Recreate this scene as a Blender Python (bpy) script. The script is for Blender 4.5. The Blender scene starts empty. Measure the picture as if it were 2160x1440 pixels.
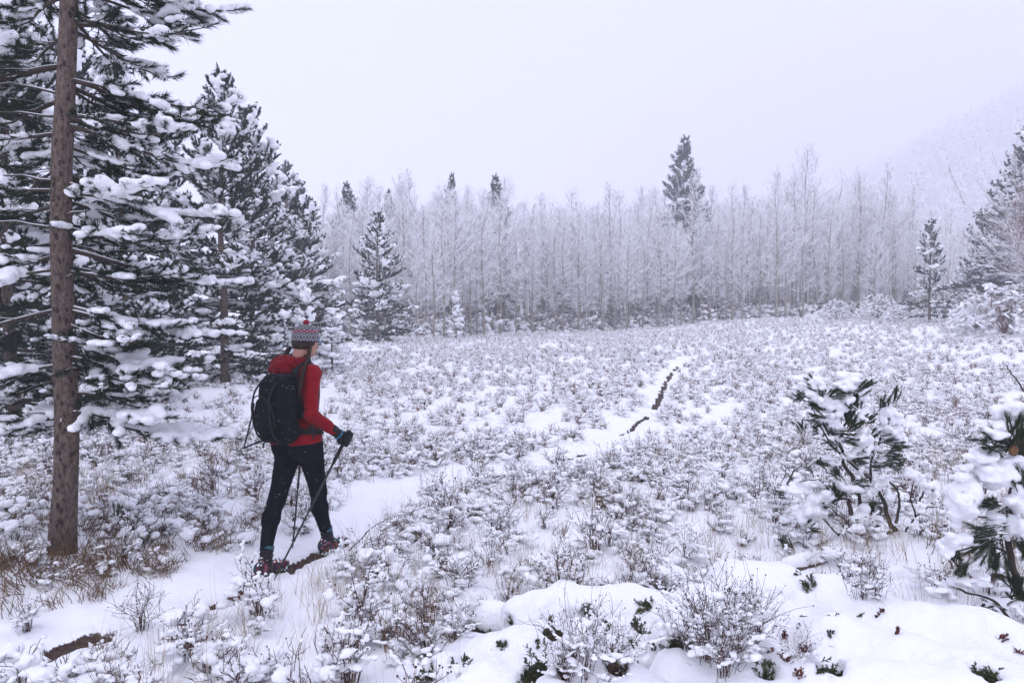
import bpy, math, random
import numpy as np
from mathutils import Vector, Matrix

random.seed(5)
RNG = np.random.default_rng(11)
SC = bpy.context.scene
COL = SC.collection
PI = math.pi

# ------------------------------------------------------------------ camera
F, CX, CY = 1560.0, 1080.0, 720.0           # focal length and centre in photo pixels
HORIZON = 655.0
CAM = np.array([0.0, 0.0, 1.78])
PITCH = math.atan((CY - HORIZON) / F)
cam_data = bpy.data.cameras.new('camera')
cam_data.sensor_width = 36.0
cam_data.lens = F / 2160.0 * 36.0
cam_data.clip_start = 0.05
cam_data.clip_end = 3000.0
cam = bpy.data.objects.new('camera', cam_data)
cam.location = CAM
cam.rotation_euler = (PI / 2 - PITCH, 0, 0)
COL.objects.link(cam)
SC.camera = cam

# ------------------------------------------------------------------ sky, sun, exposure
SUN_EL, SUN_AZ = math.radians(60), math.radians(205)
world = bpy.data.worlds.new('World')
SC.world = world
world.use_nodes = True
wt = world.node_tree
wt.nodes.clear()
w_out = wt.nodes.new('ShaderNodeOutputWorld')
w_bg = wt.nodes.new('ShaderNodeBackground')
w_sky = wt.nodes.new('ShaderNodeTexSky')
w_sky.sky_type = 'NISHITA'
w_sky.sun_disc = False
w_sky.sun_elevation = SUN_EL
w_sky.sun_rotation = SUN_AZ
w_sky.air_density = 1.0
w_sky.dust_density = 4.0
w_sky.altitude = 2500
w_mix = wt.nodes.new('ShaderNodeMixRGB')
w_mix.inputs[0].default_value = 0.94         # a closed layer of snow cloud over the sky
w_mix.inputs[2].default_value = (8.45, 8.85, 12.3, 1)
w_bg.inputs[1].default_value = 0.10
wt.links.new(w_sky.outputs[0], w_mix.inputs[1])
wt.links.new(w_mix.outputs[0], w_bg.inputs[0])
wt.links.new(w_bg.outputs[0], w_out.inputs[0])

sun_data = bpy.data.lights.new('sun', 'SUN')
sun_data.energy = 1.5
sun_data.angle = math.radians(50)
sun_data.color = (1.0, 0.96, 0.94)
sun = bpy.data.objects.new('sun', sun_data)
sd = Vector((math.sin(SUN_AZ) * math.cos(SUN_EL), math.cos(SUN_AZ) * math.cos(SUN_EL), math.sin(SUN_EL)))
sun.rotation_euler = sd.to_track_quat('Z', 'Y').to_euler()
sun.location = (0, -20, 60)
COL.objects.link(sun)

SC.view_settings.view_transform = 'Standard'
SC.view_settings.look = 'None'
SC.view_settings.exposure = 0.09
SC.view_settings.gamma = 1.0
SC.view_settings.use_curve_mapping = False
SC.render.engine = 'CYCLES'
SC.cycles.use_denoising = True
SC.cycles.denoising_prefilter = 'ACCURATE'
SC.cycles.max_bounces = 8
SC.cycles.diffuse_bounces = 4
SC.cycles.glossy_bounces = 2
SC.cycles.volume_bounces = 4
SC.cycles.transmission_bounces = 2
SC.cycles.caustics_reflective = False
SC.cycles.caustics_refractive = False

# ------------------------------------------------------------------ helpers: picture -> place
def ray(px, py):
    a, b = (px - CX) / F, (CY - py) / F
    c, s = math.cos(PITCH), math.sin(PITCH)
    d = np.array([a, c + b * s, -s + b * c])
    return d / d[1]

def at(px, py, Y):
    """place seen at photo pixel (px, py) when it stands Y metres ahead"""
    return CAM + ray(px, py) * Y

# ------------------------------------------------------------------ helpers: noise
def _hash(ix, iy, iz, seed):
    n = (ix.astype(np.int64) * 374761393 + iy.astype(np.int64) * 668265263 + iz.astype(np.int64) * 2147483629 + seed * 974634541) & 0xffffffff
    n = ((n ^ (n >> 13)) * 1274126177) & 0xffffffff
    n = ((n ^ (n >> 16)) * 2246822519) & 0xffffffff
    return ((n ^ (n >> 15)) & 0xffffff) / float(0x7fffff) - 1.0

def vnoise(p, seed=0):
    p = np.asarray(p, float)
    i = np.floor(p).astype(np.int64)
    f = p - i
    f = f * f * f * (f * (f * 6 - 15) + 10)
    x, y, z = i[..., 0], i[..., 1], i[..., 2]
    fx, fy, fz = f[..., 0], f[..., 1], f[..., 2]
    def H(a, b, c): return _hash(x + a, y + b, z + c, seed)
    c00 = H(0, 0, 0) * (1 - fx) + H(1, 0, 0) * fx
    c10 = H(0, 1, 0) * (1 - fx) + H(1, 1, 0) * fx
    c01 = H(0, 0, 1) * (1 - fx) + H(1, 0, 1) * fx
    c11 = H(0, 1, 1) * (1 - fx) + H(1, 1, 1) * fx
    return (c00 * (1 - fy) + c10 * fy) * (1 - fz) + (c01 * (1 - fy) + c11 * fy) * fz

def noise2(x, y, s, seed=0, octaves=3):
    out, amp, tot = 0, 1.0, 0
    for o in range(octaves):
        out = out + amp * vnoise(np.stack([x / s, y / s, np.zeros_like(x) + 0.37 * o], -1), seed + o)
        tot += amp
        amp *= 0.5
        s *= 0.5
    return out / tot

def sstep(a, b, x):
    t = np.clip((x - a) / (b - a), 0, 1)
    return t * t * (3 - 2 * t)

# ------------------------------------------------------------------ helpers: meshes
def mesh(name, V, T, mats, midx=None, smooth=False, attrs=None):
    V = np.ascontiguousarray(V, np.float32)
    T = np.ascontiguousarray(T, np.int32)
    k = T.shape[1]
    me = bpy.data.meshes.new(name)
    me.vertices.add(len(V))
    me.vertices.foreach_set('co', V.ravel())
    me.loops.add(T.size)
    me.loops.foreach_set('vertex_index', T.ravel())
    me.polygons.add(len(T))
    me.polygons.foreach_set('loop_start', np.arange(0, T.size, k, dtype=np.int32))
    for m in (mats if isinstance(mats, (list, tuple)) else [mats]):
        me.materials.append(m)
    if midx is not None:
        me.polygons.foreach_set('material_index', np.ascontiguousarray(midx, np.int32))
    me.polygons.foreach_set('use_smooth', np.full(len(T), smooth, bool))
    for an, av in (attrs or {}).items():
        a = me.attributes.new(an, 'FLOAT', 'POINT')
        a.data.foreach_set('value', np.ascontiguousarray(av, np.float32))
    me.update(calc_edges=True)
    return me

def link(name, me, parent=None, label=None, cat=None, group=None, kind=None):
    o = bpy.data.objects.new(name, me)
    COL.objects.link(o)
    o.parent = parent
    tag(o, label, cat, group, kind)
    return o

def tag(o, label=None, cat=None, group=None, kind=None):
    if label: o['label'] = label
    if cat: o['category'] = cat
    if group: o['group'] = group
    if kind: o['kind'] = kind
    return o

def thing(name, label, cat, loc=(0, 0, 0), rz=0.0, group=None, scale=1.0):
    o = link(name, None, None, label, cat, group)
    o.empty_display_size = 0.2
    o.location = loc
    o.rotation_euler = (0, 0, rz)
    o.scale = (scale, scale, scale)
    return o

def cat_parts(parts):
    """join (V, T) pieces"""
    Vs, Ts, n = [], [], 0
    for V, T in parts:
        if len(V) == 0: continue
        Vs.append(V); Ts.append(T + n); n += len(V)
    if not Vs: return np.zeros((0, 3)), np.zeros((0, 3), int)
    return np.concatenate(Vs), np.concatenate(Ts)

def norm(v):
    return v / np.maximum(np.linalg.norm(v, axis=-1, keepdims=True), 1e-9)

def sticks(P, R, sides=3):
    """many tapered tubes at once: P (N,K,3) centre lines, R (N,K) radii"""
    P = np.asarray(P, float); R = np.asarray(R, float)
    N, K, _ = P.shape
    t = norm(np.gradient(P, axis=1))
    ref = np.where(np.abs(t[:, :1, 2:3]) > 0.9, np.array([1.0, 0, 0]), np.array([0, 0, 1.0]))
    ref = np.broadcast_to(ref, t.shape)
    a = norm(np.cross(t, ref)); b = np.cross(a, t)
    ang = np.arange(sides) / sides * 2 * PI + PI / 2
    ring = P[:, :, None, :] + R[:, :, None, None] * (np.cos(ang)[None, None, :, None] * a[:, :, None, :] + np.sin(ang)[None, None, :, None] * b[:, :, None, :])
    V = ring.reshape(-1, 3)
    n = np.arange(N)[:, None, None] * K * sides
    k = np.arange(K - 1)[None, :, None] * sides
    s = np.arange(sides)[None, None, :]
    s2 = (s + 1) % sides
    v00, v01, v10, v11 = n + k + s, n + k + s2, n + k + sides + s, n + k + sides + s2
    T = np.concatenate([np.stack([v00, v01, v11], -1).reshape(-1, 3), np.stack([v00, v11, v10], -1).reshape(-1, 3)])
    return V, T

def tube(pts, radii, sides=8, cap=True):
    P = np.asarray(pts, float)[None]
    R = np.broadcast_to(np.asarray(radii, float), (1, P.shape[1]))
    V, T = sticks(P, R, sides)
    if cap:
        K = P.shape[1]
        n = len(V)
        V = np.concatenate([V, P[0, :1], P[0, -1:]])
        s = np.arange(sides); s2 = (s + 1) % sides
        T = np.concatenate([T, np.stack([s2, s, np.full(sides, n)], -1), np.stack([(K - 1) * sides + s, (K - 1) * sides + s2, np.full(sides, n + 1)], -1)])
    return V, T

def spline(pts, n):
    """smooth curve through points"""
    P = np.asarray(pts, float)
    m = len(P)
    t = np.linspace(0, m - 1, n)
    i = np.clip(np.floor(t).astype(int), 0, m - 2)
    f = (t - i)[:, None]
    p0, p1, p2, p3 = P[np.maximum(i - 1, 0)], P[i], P[i + 1], P[np.minimum(i + 2, m - 1)]
    return 0.5 * (2 * p1 + (p2 - p0) * f + (2 * p0 - 5 * p1 + 4 * p2 - p3) * f ** 2 + (3 * p1 - p0 - 3 * p2 + p3) * f ** 3)

def slivers(B, D, W, rng):
    """single-triangle needles: base B (N,3), vector D (N,3), width W"""
    r = rng.normal(size=B.shape)
    s = norm(np.cross(D, r)) * (np.asarray(W)[..., None] if np.ndim(W) else W) * 0.5
    V = np.stack([B - s, B + s, B + D], 1).reshape(-1, 3)
    return V, np.arange(len(V)).reshape(-1, 3)

def icosphere(level):
    p = (1 + 5 ** 0.5) / 2
    V = [(-1, p, 0), (1, p, 0), (-1, -p, 0), (1, -p, 0), (0, -1, p), (0, 1, p), (0, -1, -p), (0, 1, -p), (p, 0, -1), (p, 0, 1), (-p, 0, -1), (-p, 0, 1)]
    T = [(0, 11, 5), (0, 5, 1), (0, 1, 7), (0, 7, 10), (0, 10, 11), (1, 5, 9), (5, 11, 4), (11, 10, 2), (10, 7, 6), (7, 1, 8), (3, 9, 4), (3, 4, 2), (3, 2, 6), (3, 6, 8), (3, 8, 9), (4, 9, 5), (2, 4, 11), (6, 2, 10), (8, 6, 7), (9, 8, 1)]
    V = [tuple(np.array(v) / np.linalg.norm(v)) for v in V]
    for _ in range(level):
        mid, T2 = {}, []
        def m(a, b):
            k = (min(a, b), max(a, b))
            if k not in mid:
                c = (np.array(V[a]) + np.array(V[b])) / 2
                V.append(tuple(c / np.linalg.norm(c))); mid[k] = len(V) - 1
            return mid[k]
        for a, b, c in T:
            ab, bc, ca = m(a, b), m(b, c), m(c, a)
            T2 += [(a, ab, ca), (b, bc, ab), (c, ca, bc), (ab, bc, ca)]
        T = T2
    return np.array(V), np.array(T)

_LUMPS = {}
def lumps(C, S, yaw, pitch, level, rng):
    """many snow cushions: centre C, size S (N,3) half axes, yaw and pitch of the long axis"""
    if level not in _LUMPS:
        Vb, Tb = icosphere(level)
        vs = []
        for k in range(8):
            d = 1 + 0.5 * vnoise(Vb * 1.7 + k * 9.1, 3) + 0.28 * vnoise(Vb * 3.7 + k * 5.3, 4)
            v = Vb * d[:, None]
            v[:, 2] = np.where(v[:, 2] < 0, v[:, 2] * 0.55, v[:, 2])
            vs.append(v)
        _LUMPS[level] = (np.stack(vs), Tb)
    Vs, Tb = _LUMPS[level]
    N = len(C)
    v = Vs[rng.integers(0, 8, N)] * S[:, None, :]
    cp, sp = np.cos(pitch)[:, None], np.sin(pitch)[:, None]
    x, z = v[..., 0] * cp - v[..., 2] * sp, v[..., 0] * sp + v[..., 2] * cp
    cy, sy = np.cos(yaw)[:, None], np.sin(yaw)[:, None]
    V = np.stack([x * cy - v[..., 1] * sy, x * sy + v[..., 1] * cy, z], -1) + C[:, None, :]
    T = Tb[None] + (np.arange(N) * Vs.shape[1])[:, None, None]
    return V.reshape(-1, 3), T.reshape(-1, 3)

def surface_nets(vol, org, h):
    """closed surface vol = 0 of a sampled field, inside < 0"""
    s = vol < 0
    nx, ny, nz = vol.shape
    cnt = np.zeros((nx - 1, ny - 1, nz - 1), np.int8)
    for a in (0, 1):
        for b in (0, 1):
            for c in (0, 1):
                cnt += s[a:nx - 1 + a, b:ny - 1 + b, c:nz - 1 + c]
    act = (cnt > 0) & (cnt < 8)
    I = np.argwhere(act)
    if len(I) == 0: return np.zeros((0, 3)), np.zeros((0, 4), int)
    idx = np.full(act.shape, -1, np.int64)
    idx[act] = np.arange(len(I))
    acc = np.zeros((len(I), 3)); n = np.zeros(len(I))
    cor = [(a, b, c) for a in (0, 1) for b in (0, 1) for c in (0, 1)]
    val = {c: vol[I[:, 0] + c[0], I[:, 1] + c[1], I[:, 2] + c[2]] for c in cor}
    for i, c in enumerate(cor):
        for e in cor[i + 1:]:
            if sum(abs(c[q] - e[q]) for q in range(3)) != 1: continue
            va, vb = val[c], val[e]
            m = (va < 0) != (vb < 0)
            t = np.where(m, va / np.where(m, va - vb, 1), 0)[:, None]
            acc += np.where(m[:, None], np.array(c) + t * (np.array(e) - np.array(c)), 0)
            n += m
    V = org + (I + acc / n[:, None]) * h
    Q = []
    for ax in range(3):
        b, c = (ax + 1) % 3, (ax + 2) % 3
        lo = [slice(1, -1)] * 3; hi = [slice(1, -1)] * 3
        lo[ax] = slice(0, -1); hi[ax] = slice(1, None)
        sa, sb = s[tuple(lo)], s[tuple(hi)]
        E = np.argwhere(sa != sb)
        off = np.ones(3, int); off[ax] = 0
        E0 = E + off
        ins = sa[E[:, 0], E[:, 1], E[:, 2]]
        db = np.zeros(3, int); db[b] = 1
        dc = np.zeros(3, int); dc[c] = 1
        g = lambda e: idx[e[:, 0], e[:, 1], e[:, 2]]
        q = np.stack([g(E0 - db - dc), g(E0 - dc), g(E0), g(E0 - db)], 1)
        q[~ins] = q[~ins][:, ::-1]
        Q.append(q)
    Q = np.concatenate(Q)
    return V, Q[(Q >= 0).all(1)]

def quads_to_tris(Q):
    return np.concatenate([Q[:, [0, 1, 2]], Q[:, [0, 2, 3]]])

def blobs(C, S, h, iso=0.32, lump=0.0, lump_size=0.03, seed=0, carve=None):
    """snow that has grown together from many cushions: centres C, half axes S (N,3)"""
    C = np.asarray(C, float); S = np.asarray(S, float)
    if S.ndim == 1: S = np.repeat(S[:, None], 3, 1)
    K = 1.55                                      # kernel reach
    lo = (C - S * K).min(0) - 3 * h
    hi = (C + S * K).max(0) + 3 * h
    n = np.ceil((hi - lo) / h).astype(int) + 1
    f = np.zeros(n, np.float32)
    for c, s in zip(C, S):
        i0 = np.maximum(np.floor((c - s * K - lo) / h).astype(int), 0)
        i1 = np.minimum(np.ceil((c + s * K - lo) / h).astype(int) + 1, n)
        ax = [((np.arange(i0[q], i1[q]) * h + lo[q] - c[q]) / (s[q] * K)) ** 2 for q in range(3)]
        d = ax[0][:, None, None] + ax[1][None, :, None] + ax[2][None, None, :]
        f[i0[0]:i1[0], i0[1]:i1[1], i0[2]:i1[2]] += np.where(d < 1, (1 - d) ** 2, 0)
    if lump or carve:
        near = np.argwhere(f > 0.02)
        P = lo + near * h
        if lump:
            f[tuple(near.T)] += lump * (vnoise(P / lump_size, seed) + 0.7 * vnoise(P / (lump_size * 0.4), seed + 1)) * np.minimum(1, f[tuple(near.T)] * 3)
        if carve:
            f[tuple(near.T)] = carve(P, f[tuple(near.T)])
    return surface_nets(iso - f, lo, h)

# ------------------------------------------------------------------ helpers: materials
class NT:
    def __init__(self, name):
        self.m = bpy.data.materials.new(name)
        self.m.use_nodes = True
        self.t = self.m.node_tree
        self.t.nodes.clear()
        self.out = self.n('ShaderNodeOutputMaterial')
        self.b = self.n('ShaderNodeBsdfPrincipled')
        self.l(self.b.outputs[0], self.out.inputs[0])
        self.b.inputs['Specular IOR Level'].default_value = 0.25
        self.b.inputs['Roughness'].default_value = 0.85
    def n(self, t, **k):
        x = self.t.nodes.new(t)
        for a, v in k.items(): setattr(x, a, v)
        return x
    def l(self, a, b): self.t.links.new(a, b)
    def coord(self, which='Object', scale=(1, 1, 1)):
        c = self.n('ShaderNodeTexCoord'); mp = self.n('ShaderNodeMapping')
        mp.inputs['Scale'].default_value = scale
        self.l(c.outputs[which], mp.inputs[0])
        return mp.outputs[0]
    def noise(self, scale, detail=3, co=None, rough=0.55):
        x = self.n('ShaderNodeTexNoise')
        x.inputs['Scale'].default_value = scale; x.inputs['Detail'].default_value = detail; x.inputs['Roughness'].default_value = rough
        self.l(co if co is not None else self.coord(), x.inputs['Vector'])
        return x.outputs['Fac']
    def voronoi(self, scale, co=None, feature='F1'):
        x = self.n('ShaderNodeTexVoronoi', feature=feature)
        x.inputs['Scale'].default_value = scale
        self.l(co if co is not None else self.coord(), x.inputs['Vector'])
        return x
    def ramp(self, fac, stops, interp='LINEAR'):
        r = self.n('ShaderNodeValToRGB')
        r.color_ramp.interpolation = interp
        e = r.color_ramp.elements
        while len(e) < len(stops): e.new(0.5)
        for i, (p, c) in enumerate(stops):
            e[i].position = p
            e[i].color = (*c, 1) if not np.isscalar(c) else (c, c, c, 1)
        self.l(fac, r.inputs[0])
        return r.outputs[0]
    def mix(self, fac, a, b):
        x = self.n('ShaderNodeMixRGB')
        for v, s in ((fac, x.inputs[0]), (a, x.inputs[1]), (b, x.inputs[2])):
            if isinstance(v, (int, float)): s.default_value = v
            elif isinstance(v, tuple): s.default_value = (*v, 1)
            else: self.l(v, s)
        return x.outputs[0]
    def math(self, op, a, b=0.0, c=None):
        x = self.n('ShaderNodeMath', operation=op)
        for i, v in enumerate((a, b) if c is None else (a, b, c)):
            if isinstance(v, (int, float)): x.inputs[i].default_value = v
            else: self.l(v, x.inputs[i])
        return x.outputs[0]
    def smooth(self, x, a, b):
        m = self.n('ShaderNodeMapRange', interpolation_type='SMOOTHSTEP')
        m.inputs[1].default_value = a; m.inputs[2].default_value = b
        self.l(x, m.inputs[0])
        return m.outputs[0]
    def up(self):
        """height component of the true surface normal"""
        g = self.n('ShaderNodeNewGeometry'); s = self.n('ShaderNodeSeparateXYZ')
        self.l(g.outputs['Normal'], s.inputs[0])
        return s.outputs[2]
    def bump(self, h, strength=0.4, dist=0.01):
        x = self.n('ShaderNodeBump')
        x.inputs['Strength'].default_value = strength; x.inputs['Distance'].default_value = dist
        self.l(h, x.inputs['Height']); self.l(x.outputs[0], self.b.inputs['Normal'])
    def color(self, c):
        if isinstance(c, tuple): self.b.inputs['Base Color'].default_value = (*c, 1)
        else: self.l(c, self.b.inputs['Base Color'])
    def set(self, **k):
        for a, v in k.items(): self.b.inputs[a.replace('_', ' ')].default_value = v
        return self

SNOW = (0.945, 0.945, 0.95)
M = {}

def mk_snow(name, fine=60.0, strength=0.6, dist=0.012):
    t = NT(name)
    n1 = t.noise(fine, 4)
    n2 = t.noise(fine * 0.22, 2)
    t.color(t.mix(t.noise(9, 2), (0.925, 0.93, 0.94), SNOW))
    t.bump(t.math('ADD', n1, t.math('MULTIPLY', n2, 2.2)), strength, dist)
    t.set(Roughness=0.75)
    return t.m
M['snow'] = mk_snow('snow')
M['snow_soft'] = mk_snow('snow_soft', 28.0, 0.3, 0.02)

def mk_dusted(name, base, dark, amount, up_lo, up_hi, nscale=30.0):
    """bark, twig or needle with snow caught on its upper side"""
    t = NT(name)
    c = t.mix(t.noise(nscale, 3), dark, base)
    s = t.smooth(t.math('ADD', t.up(), t.math('MULTIPLY', t.math('SUBTRACT', t.noise(nscale * 0.35, 2), 0.5), amount)), up_lo, up_hi)
    t.color(t.mix(s, c, SNOW))
    return t.m
M['twig'] = mk_dusted('twig', (0.115, 0.055, 0.042), (0.045, 0.022, 0.02), 2.0, 0.85, 1.1)
M['twig_far'] = mk_dusted('twig_far', (0.23, 0.115, 0.08), (0.09, 0.045, 0.036), 2.4, 0.3, 1.0)
M['rust'] = mk_dusted('rust', (0.34, 0.17, 0.085), (0.14, 0.06, 0.035), 2.0, 0.5, 1.1)
M['seed'] = mk_dusted('seed', (0.10, 0.035, 0.022), (0.05, 0.016, 0.012), 1.2, 0.8, 1.1)
M['aspen_twig'] = mk_dusted('aspen_twig', (0.27, 0.22, 0.20), (0.15, 0.12, 0.11), 1.0, -0.85, -0.2, 6.0)
M['willow_twig'] = mk_dusted('willow_twig', (0.22, 0.12, 0.10), (0.12, 0.06, 0.055), 1.0, 0.0, 0.45, 12.0)
M['branch'] = mk_dusted('branch', (0.085, 0.064, 0.05), (0.03, 0.024, 0.02), 1.2, 0.55, 0.85, 20.0)
M['needle'] = mk_dusted('needle', (0.028, 0.050, 0.024), (0.008, 0.018, 0.010), 1.8, 1.1, 1.6, 18.0)
M['needle_clean'] = mk_dusted('needle_clean', (0.05, 0.085, 0.035), (0.016, 0.034, 0.016), 1.2, 1.1, 1.5, 18.0)
M['needle_frost'] = mk_dusted('needle_frost', (0.04, 0.065, 0.038), (0.012, 0.026, 0.016), 2.4, 0.8, 1.3, 8.0)
M['juniper'] = mk_dusted('juniper', (0.115, 0.125, 0.045), (0.035, 0.045, 0.015), 1.4, 1.0, 1.4, 25.0)
M['russet'] = mk_dusted('russet', (0.22, 0.055, 0.03), (0.08, 0.02, 0.014), 1.2, 1.0, 1.4, 25.0)
M['grass'] = mk_dusted('grass', (0.42, 0.30, 0.16), (0.20, 0.12, 0.06), 1.0, 1.0, 1.4, 20.0)
M['grass_brown'] = mk_dusted('grass_brown', (0.20, 0.12, 0.06), (0.09, 0.05, 0.028), 1.6, 0.75, 1.2, 20.0)

def mk_pine_bark():
    t = NT('pine_bark')
    co = t.coord('Object', (1, 1, 0.42))
    n = t.noise(52, 7, co, 0.75)
    c = t.ramp(n, [(0.34, (0.05, 0.036, 0.03)), (0.48, (0.165, 0.118, 0.094)), (0.66, (0.29, 0.22, 0.18))])
    v = t.voronoi(30, t.coord('Object', (1, 1, 0.5)))
    spots = t.math('MULTIPLY', t.smooth(v.outputs['Distance'], 0.42, 0.26), t.smooth(t.noise(20, 3), 0.44, 0.54))
    c = t.mix(t.math('MULTIPLY', spots, 0.8), c, (0.028, 0.022, 0.02))
    fl = t.math('MULTIPLY', t.smooth(t.noise(90, 2), 0.66, 0.74), t.smooth(t.noise(5, 2), 0.5, 0.65))
    t.color(t.mix(t.math('MULTIPLY', fl, 0.7), c, SNOW))
    t.bump(t.math('SUBTRACT', n, t.math('MULTIPLY', spots, 0.4)), 1.0, 0.035)
    return t.m
M['pine_bark'] = mk_pine_bark()

def mk_aspen_bark():
    t = NT('aspen_bark')
    co = t.coord('Object', (1, 1, 0.35))
    c = t.ramp(t.noise(9, 4, co), [(0.3, (0.15, 0.125, 0.10)), (0.5, (0.29, 0.25, 0.195)), (0.75, (0.38, 0.335, 0.275))])
    k = t.smooth(t.voronoi(3.2, t.coord('Object', (1, 1, 2.2))).outputs['Distance'], 0.3, 0.16)
    c = t.mix(t.math('MULTIPLY', k, 0.75), c, (0.05, 0.043, 0.04))
    s = t.smooth(t.noise(4, 3), 0.6, 0.72)
    t.color(t.mix(t.math('MULTIPLY', s, 0.6), c, SNOW))
    return t.m
M['aspen_bark'] = mk_aspen_bark()

def mk_log():
    t = NT('log_bark')
    n = t.noise(40, 5, t.coord('Object', (0.25, 1, 1)), 0.7)
    t.color(t.ramp(n, [(0.3, (0.04, 0.028, 0.024)), (0.55, (0.14, 0.095, 0.075)), (0.8, (0.22, 0.17, 0.145))]))
    t.bump(n, 0.9, 0.015)
    return t.m
M['log'] = mk_log()

def mk_ground():
    t = NT('snow_ground')
    a = t.n('ShaderNodeAttribute'); a.attribute_name = 'soil'
    l = t.n('ShaderNodeAttribute'); l.attribute_name = 'litter_and_shade'
    fine = t.noise(70, 4)
    soil_n = t.noise(45, 5, None, 0.7)
    soil = t.ramp(soil_n, [(0.3, (0.02, 0.012, 0.009)), (0.5, (0.062, 0.038, 0.028)), (0.75, (0.13, 0.085, 0.062))])
    m = t.smooth(t.math('ADD', a.outputs['Fac'], t.math('MULTIPLY', t.math('SUBTRACT', fine, 0.5), 0.5)), 0.45, 0.55)
    lit = t.smooth(t.math('ADD', l.outputs['Fac'], t.math('MULTIPLY', t.math('SUBTRACT', t.noise(38, 4), 0.5), 2.2)), 0.75, 1.0)
    brown = t.ramp(t.noise(80, 4), [(0.3, (0.05, 0.03, 0.022)), (0.7, (0.20, 0.125, 0.08))])
    c = t.mix(lit, t.mix(t.noise(6, 2), (0.925, 0.93, 0.94), SNOW), brown)
    t.color(t.mix(m, c, soil))
    t.bump(t.math('ADD', fine, t.math('MULTIPLY', soil_n, m)), 0.35, 0.012)
    t.set(Roughness=0.8)
    return t.m
M['ground'] = mk_ground()

t = NT('hill_snow')
t.color(t.mix(t.smooth(t.noise(0.08, 5), 0.45, 0.65), (0.22, 0.23, 0.24), (0.55, 0.56, 0.59)))
M['hill'] = t.m

# ------------------------------------------------------------------ the ground
def H0(x, y):
    x = np.asarray(x, float); y = np.asarray(y, float)
    z = 1.15 * sstep(6, 26, x) * sstep(8, 35, y)
    z = z + 0.10 * sstep(-1.5, -4.0, x) * sstep(2, 5, y) * (1 - sstep(8, 14, y))
    z = z + 0.22 * sstep(1.2, 3.0, x) * sstep(7.5, 4.5, y)
    z = z + 0.035 * noise2(x, y, 1.7, 1, 2) + 0.10 * noise2(x, y, 9.0, 5, 2) * sstep(7, 25, y)
    return z

def ground_pt(px, py):
    d = ray(px, py)
    Y = 1.78 / max(1e-4, -d[2])
    for _ in range(30):
        p = CAM + d * Y
        Y += (float(H0(p[0], p[1])) - p[2]) / d[2] * 0.7
        Y = min(max(Y, 1.0), 120)
    return CAM + d * Y

PATH_PX = [(-420, 1400), (-150, 1372), (60, 1345), (250, 1305), (420, 1250), (560, 1195), (690, 1140), (800, 1072), (910, 1015), (1040, 990), (1170, 962), (1290, 915), (1352, 878), (1385, 838), (1402, 800), (1425, 772), (1455, 752)]
PATH = spline([ground_pt(*p)[:2] for p in PATH_PX], 400)
PATH_S = np.concatenate([[0], np.cumsum(np.linalg.norm(np.diff(PATH, axis=0), axis=1))])

def path_dist(x, y):
    """signed distance right(+)/left(-) of the trail and arc length"""
    x = np.asarray(x, float).ravel(); y = np.asarray(y, float).ravel()
    best = np.full(len(x), 9.0); sgn = np.ones(len(x)); arc = np.zeros(len(x))
    m = (x > PATH[:, 0].min() - 1.5) & (x < PATH[:, 0].max() + 1.5) & (y > PATH[:, 1].min() - 1.5) & (y < PATH[:, 1].max() + 1.5)
    ii = np.where(m)[0]
    tan = np.gradient(PATH, axis=0)
    for k in range(0, len(ii), 20000):
        j = ii[k:k + 20000]
        dx = x[j][:, None] - PATH[None, :, 0]; dy = y[j][:, None] - PATH[None, :, 1]
        d2 = dx * dx + dy * dy
        a = d2.argmin(1); r = np.arange(len(j))
        best[j] = np.sqrt(d2[r, a])
        sgn[j] = np.sign(dx[r, a] * tan[a, 1] - dy[r, a] * tan[a, 0])
        arc[j] = PATH_S[a]
    return best * np.where(sgn == 0, 1, sgn), arc

def arc_of(px, py):
    p = ground_pt(px, py)
    return PATH_S[((PATH - p[:2]) ** 2).sum(1).argmin()]

# bare earth kicked free along the rut: (from pixel, to pixel, offset right of the centre line, half width)
SOIL = [((15, 1378), (62, 1366), 0.06, 0.07), ((90, 1362), (245, 1330), 0.08, 0.10), ((70, 1400), (130, 1390), 0.22, 0.06), ((395, 1270), (470, 1240), 0.10, 0.05), ((450, 1240), (530, 1210), 0.08, 0.06), ((590, 1185), (680, 1152), 0.08, 0.085),
        ((1040, 1010), (1090, 1000), 0.20, 0.07), ((1180, 962), (1235, 945), 0.12, 0.06), ((1316, 909), (1368, 870), 0.05, 0.065), ((1374, 860), (1427, 770), 0.04, 0.08)]
SOIL_ARC = [(arc_of(*a), arc_of(*b), o, w) for a, b, o, w in SOIL]
NEAR_TRUNK = ground_pt(130, 1160)

LITTER_AND_SHADE = [(ground_pt(px, py), rad, am) for px, py, rad, am in ((1650, 1330, 0.9, 1.2), (1180, 1340, 0.6, 1.2), (2050, 1390, 0.6, 1.2), (360, 1010, 1.0, 0.25), (90, 960, 1.6, 0.35), (260, 830, 2.0, 0.3), (470, 810, 1.6, 0.3), (1720, 1180, 0.5, 0.2))]  # first three paint the ground brown so the juniper hollows look shaded

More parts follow.
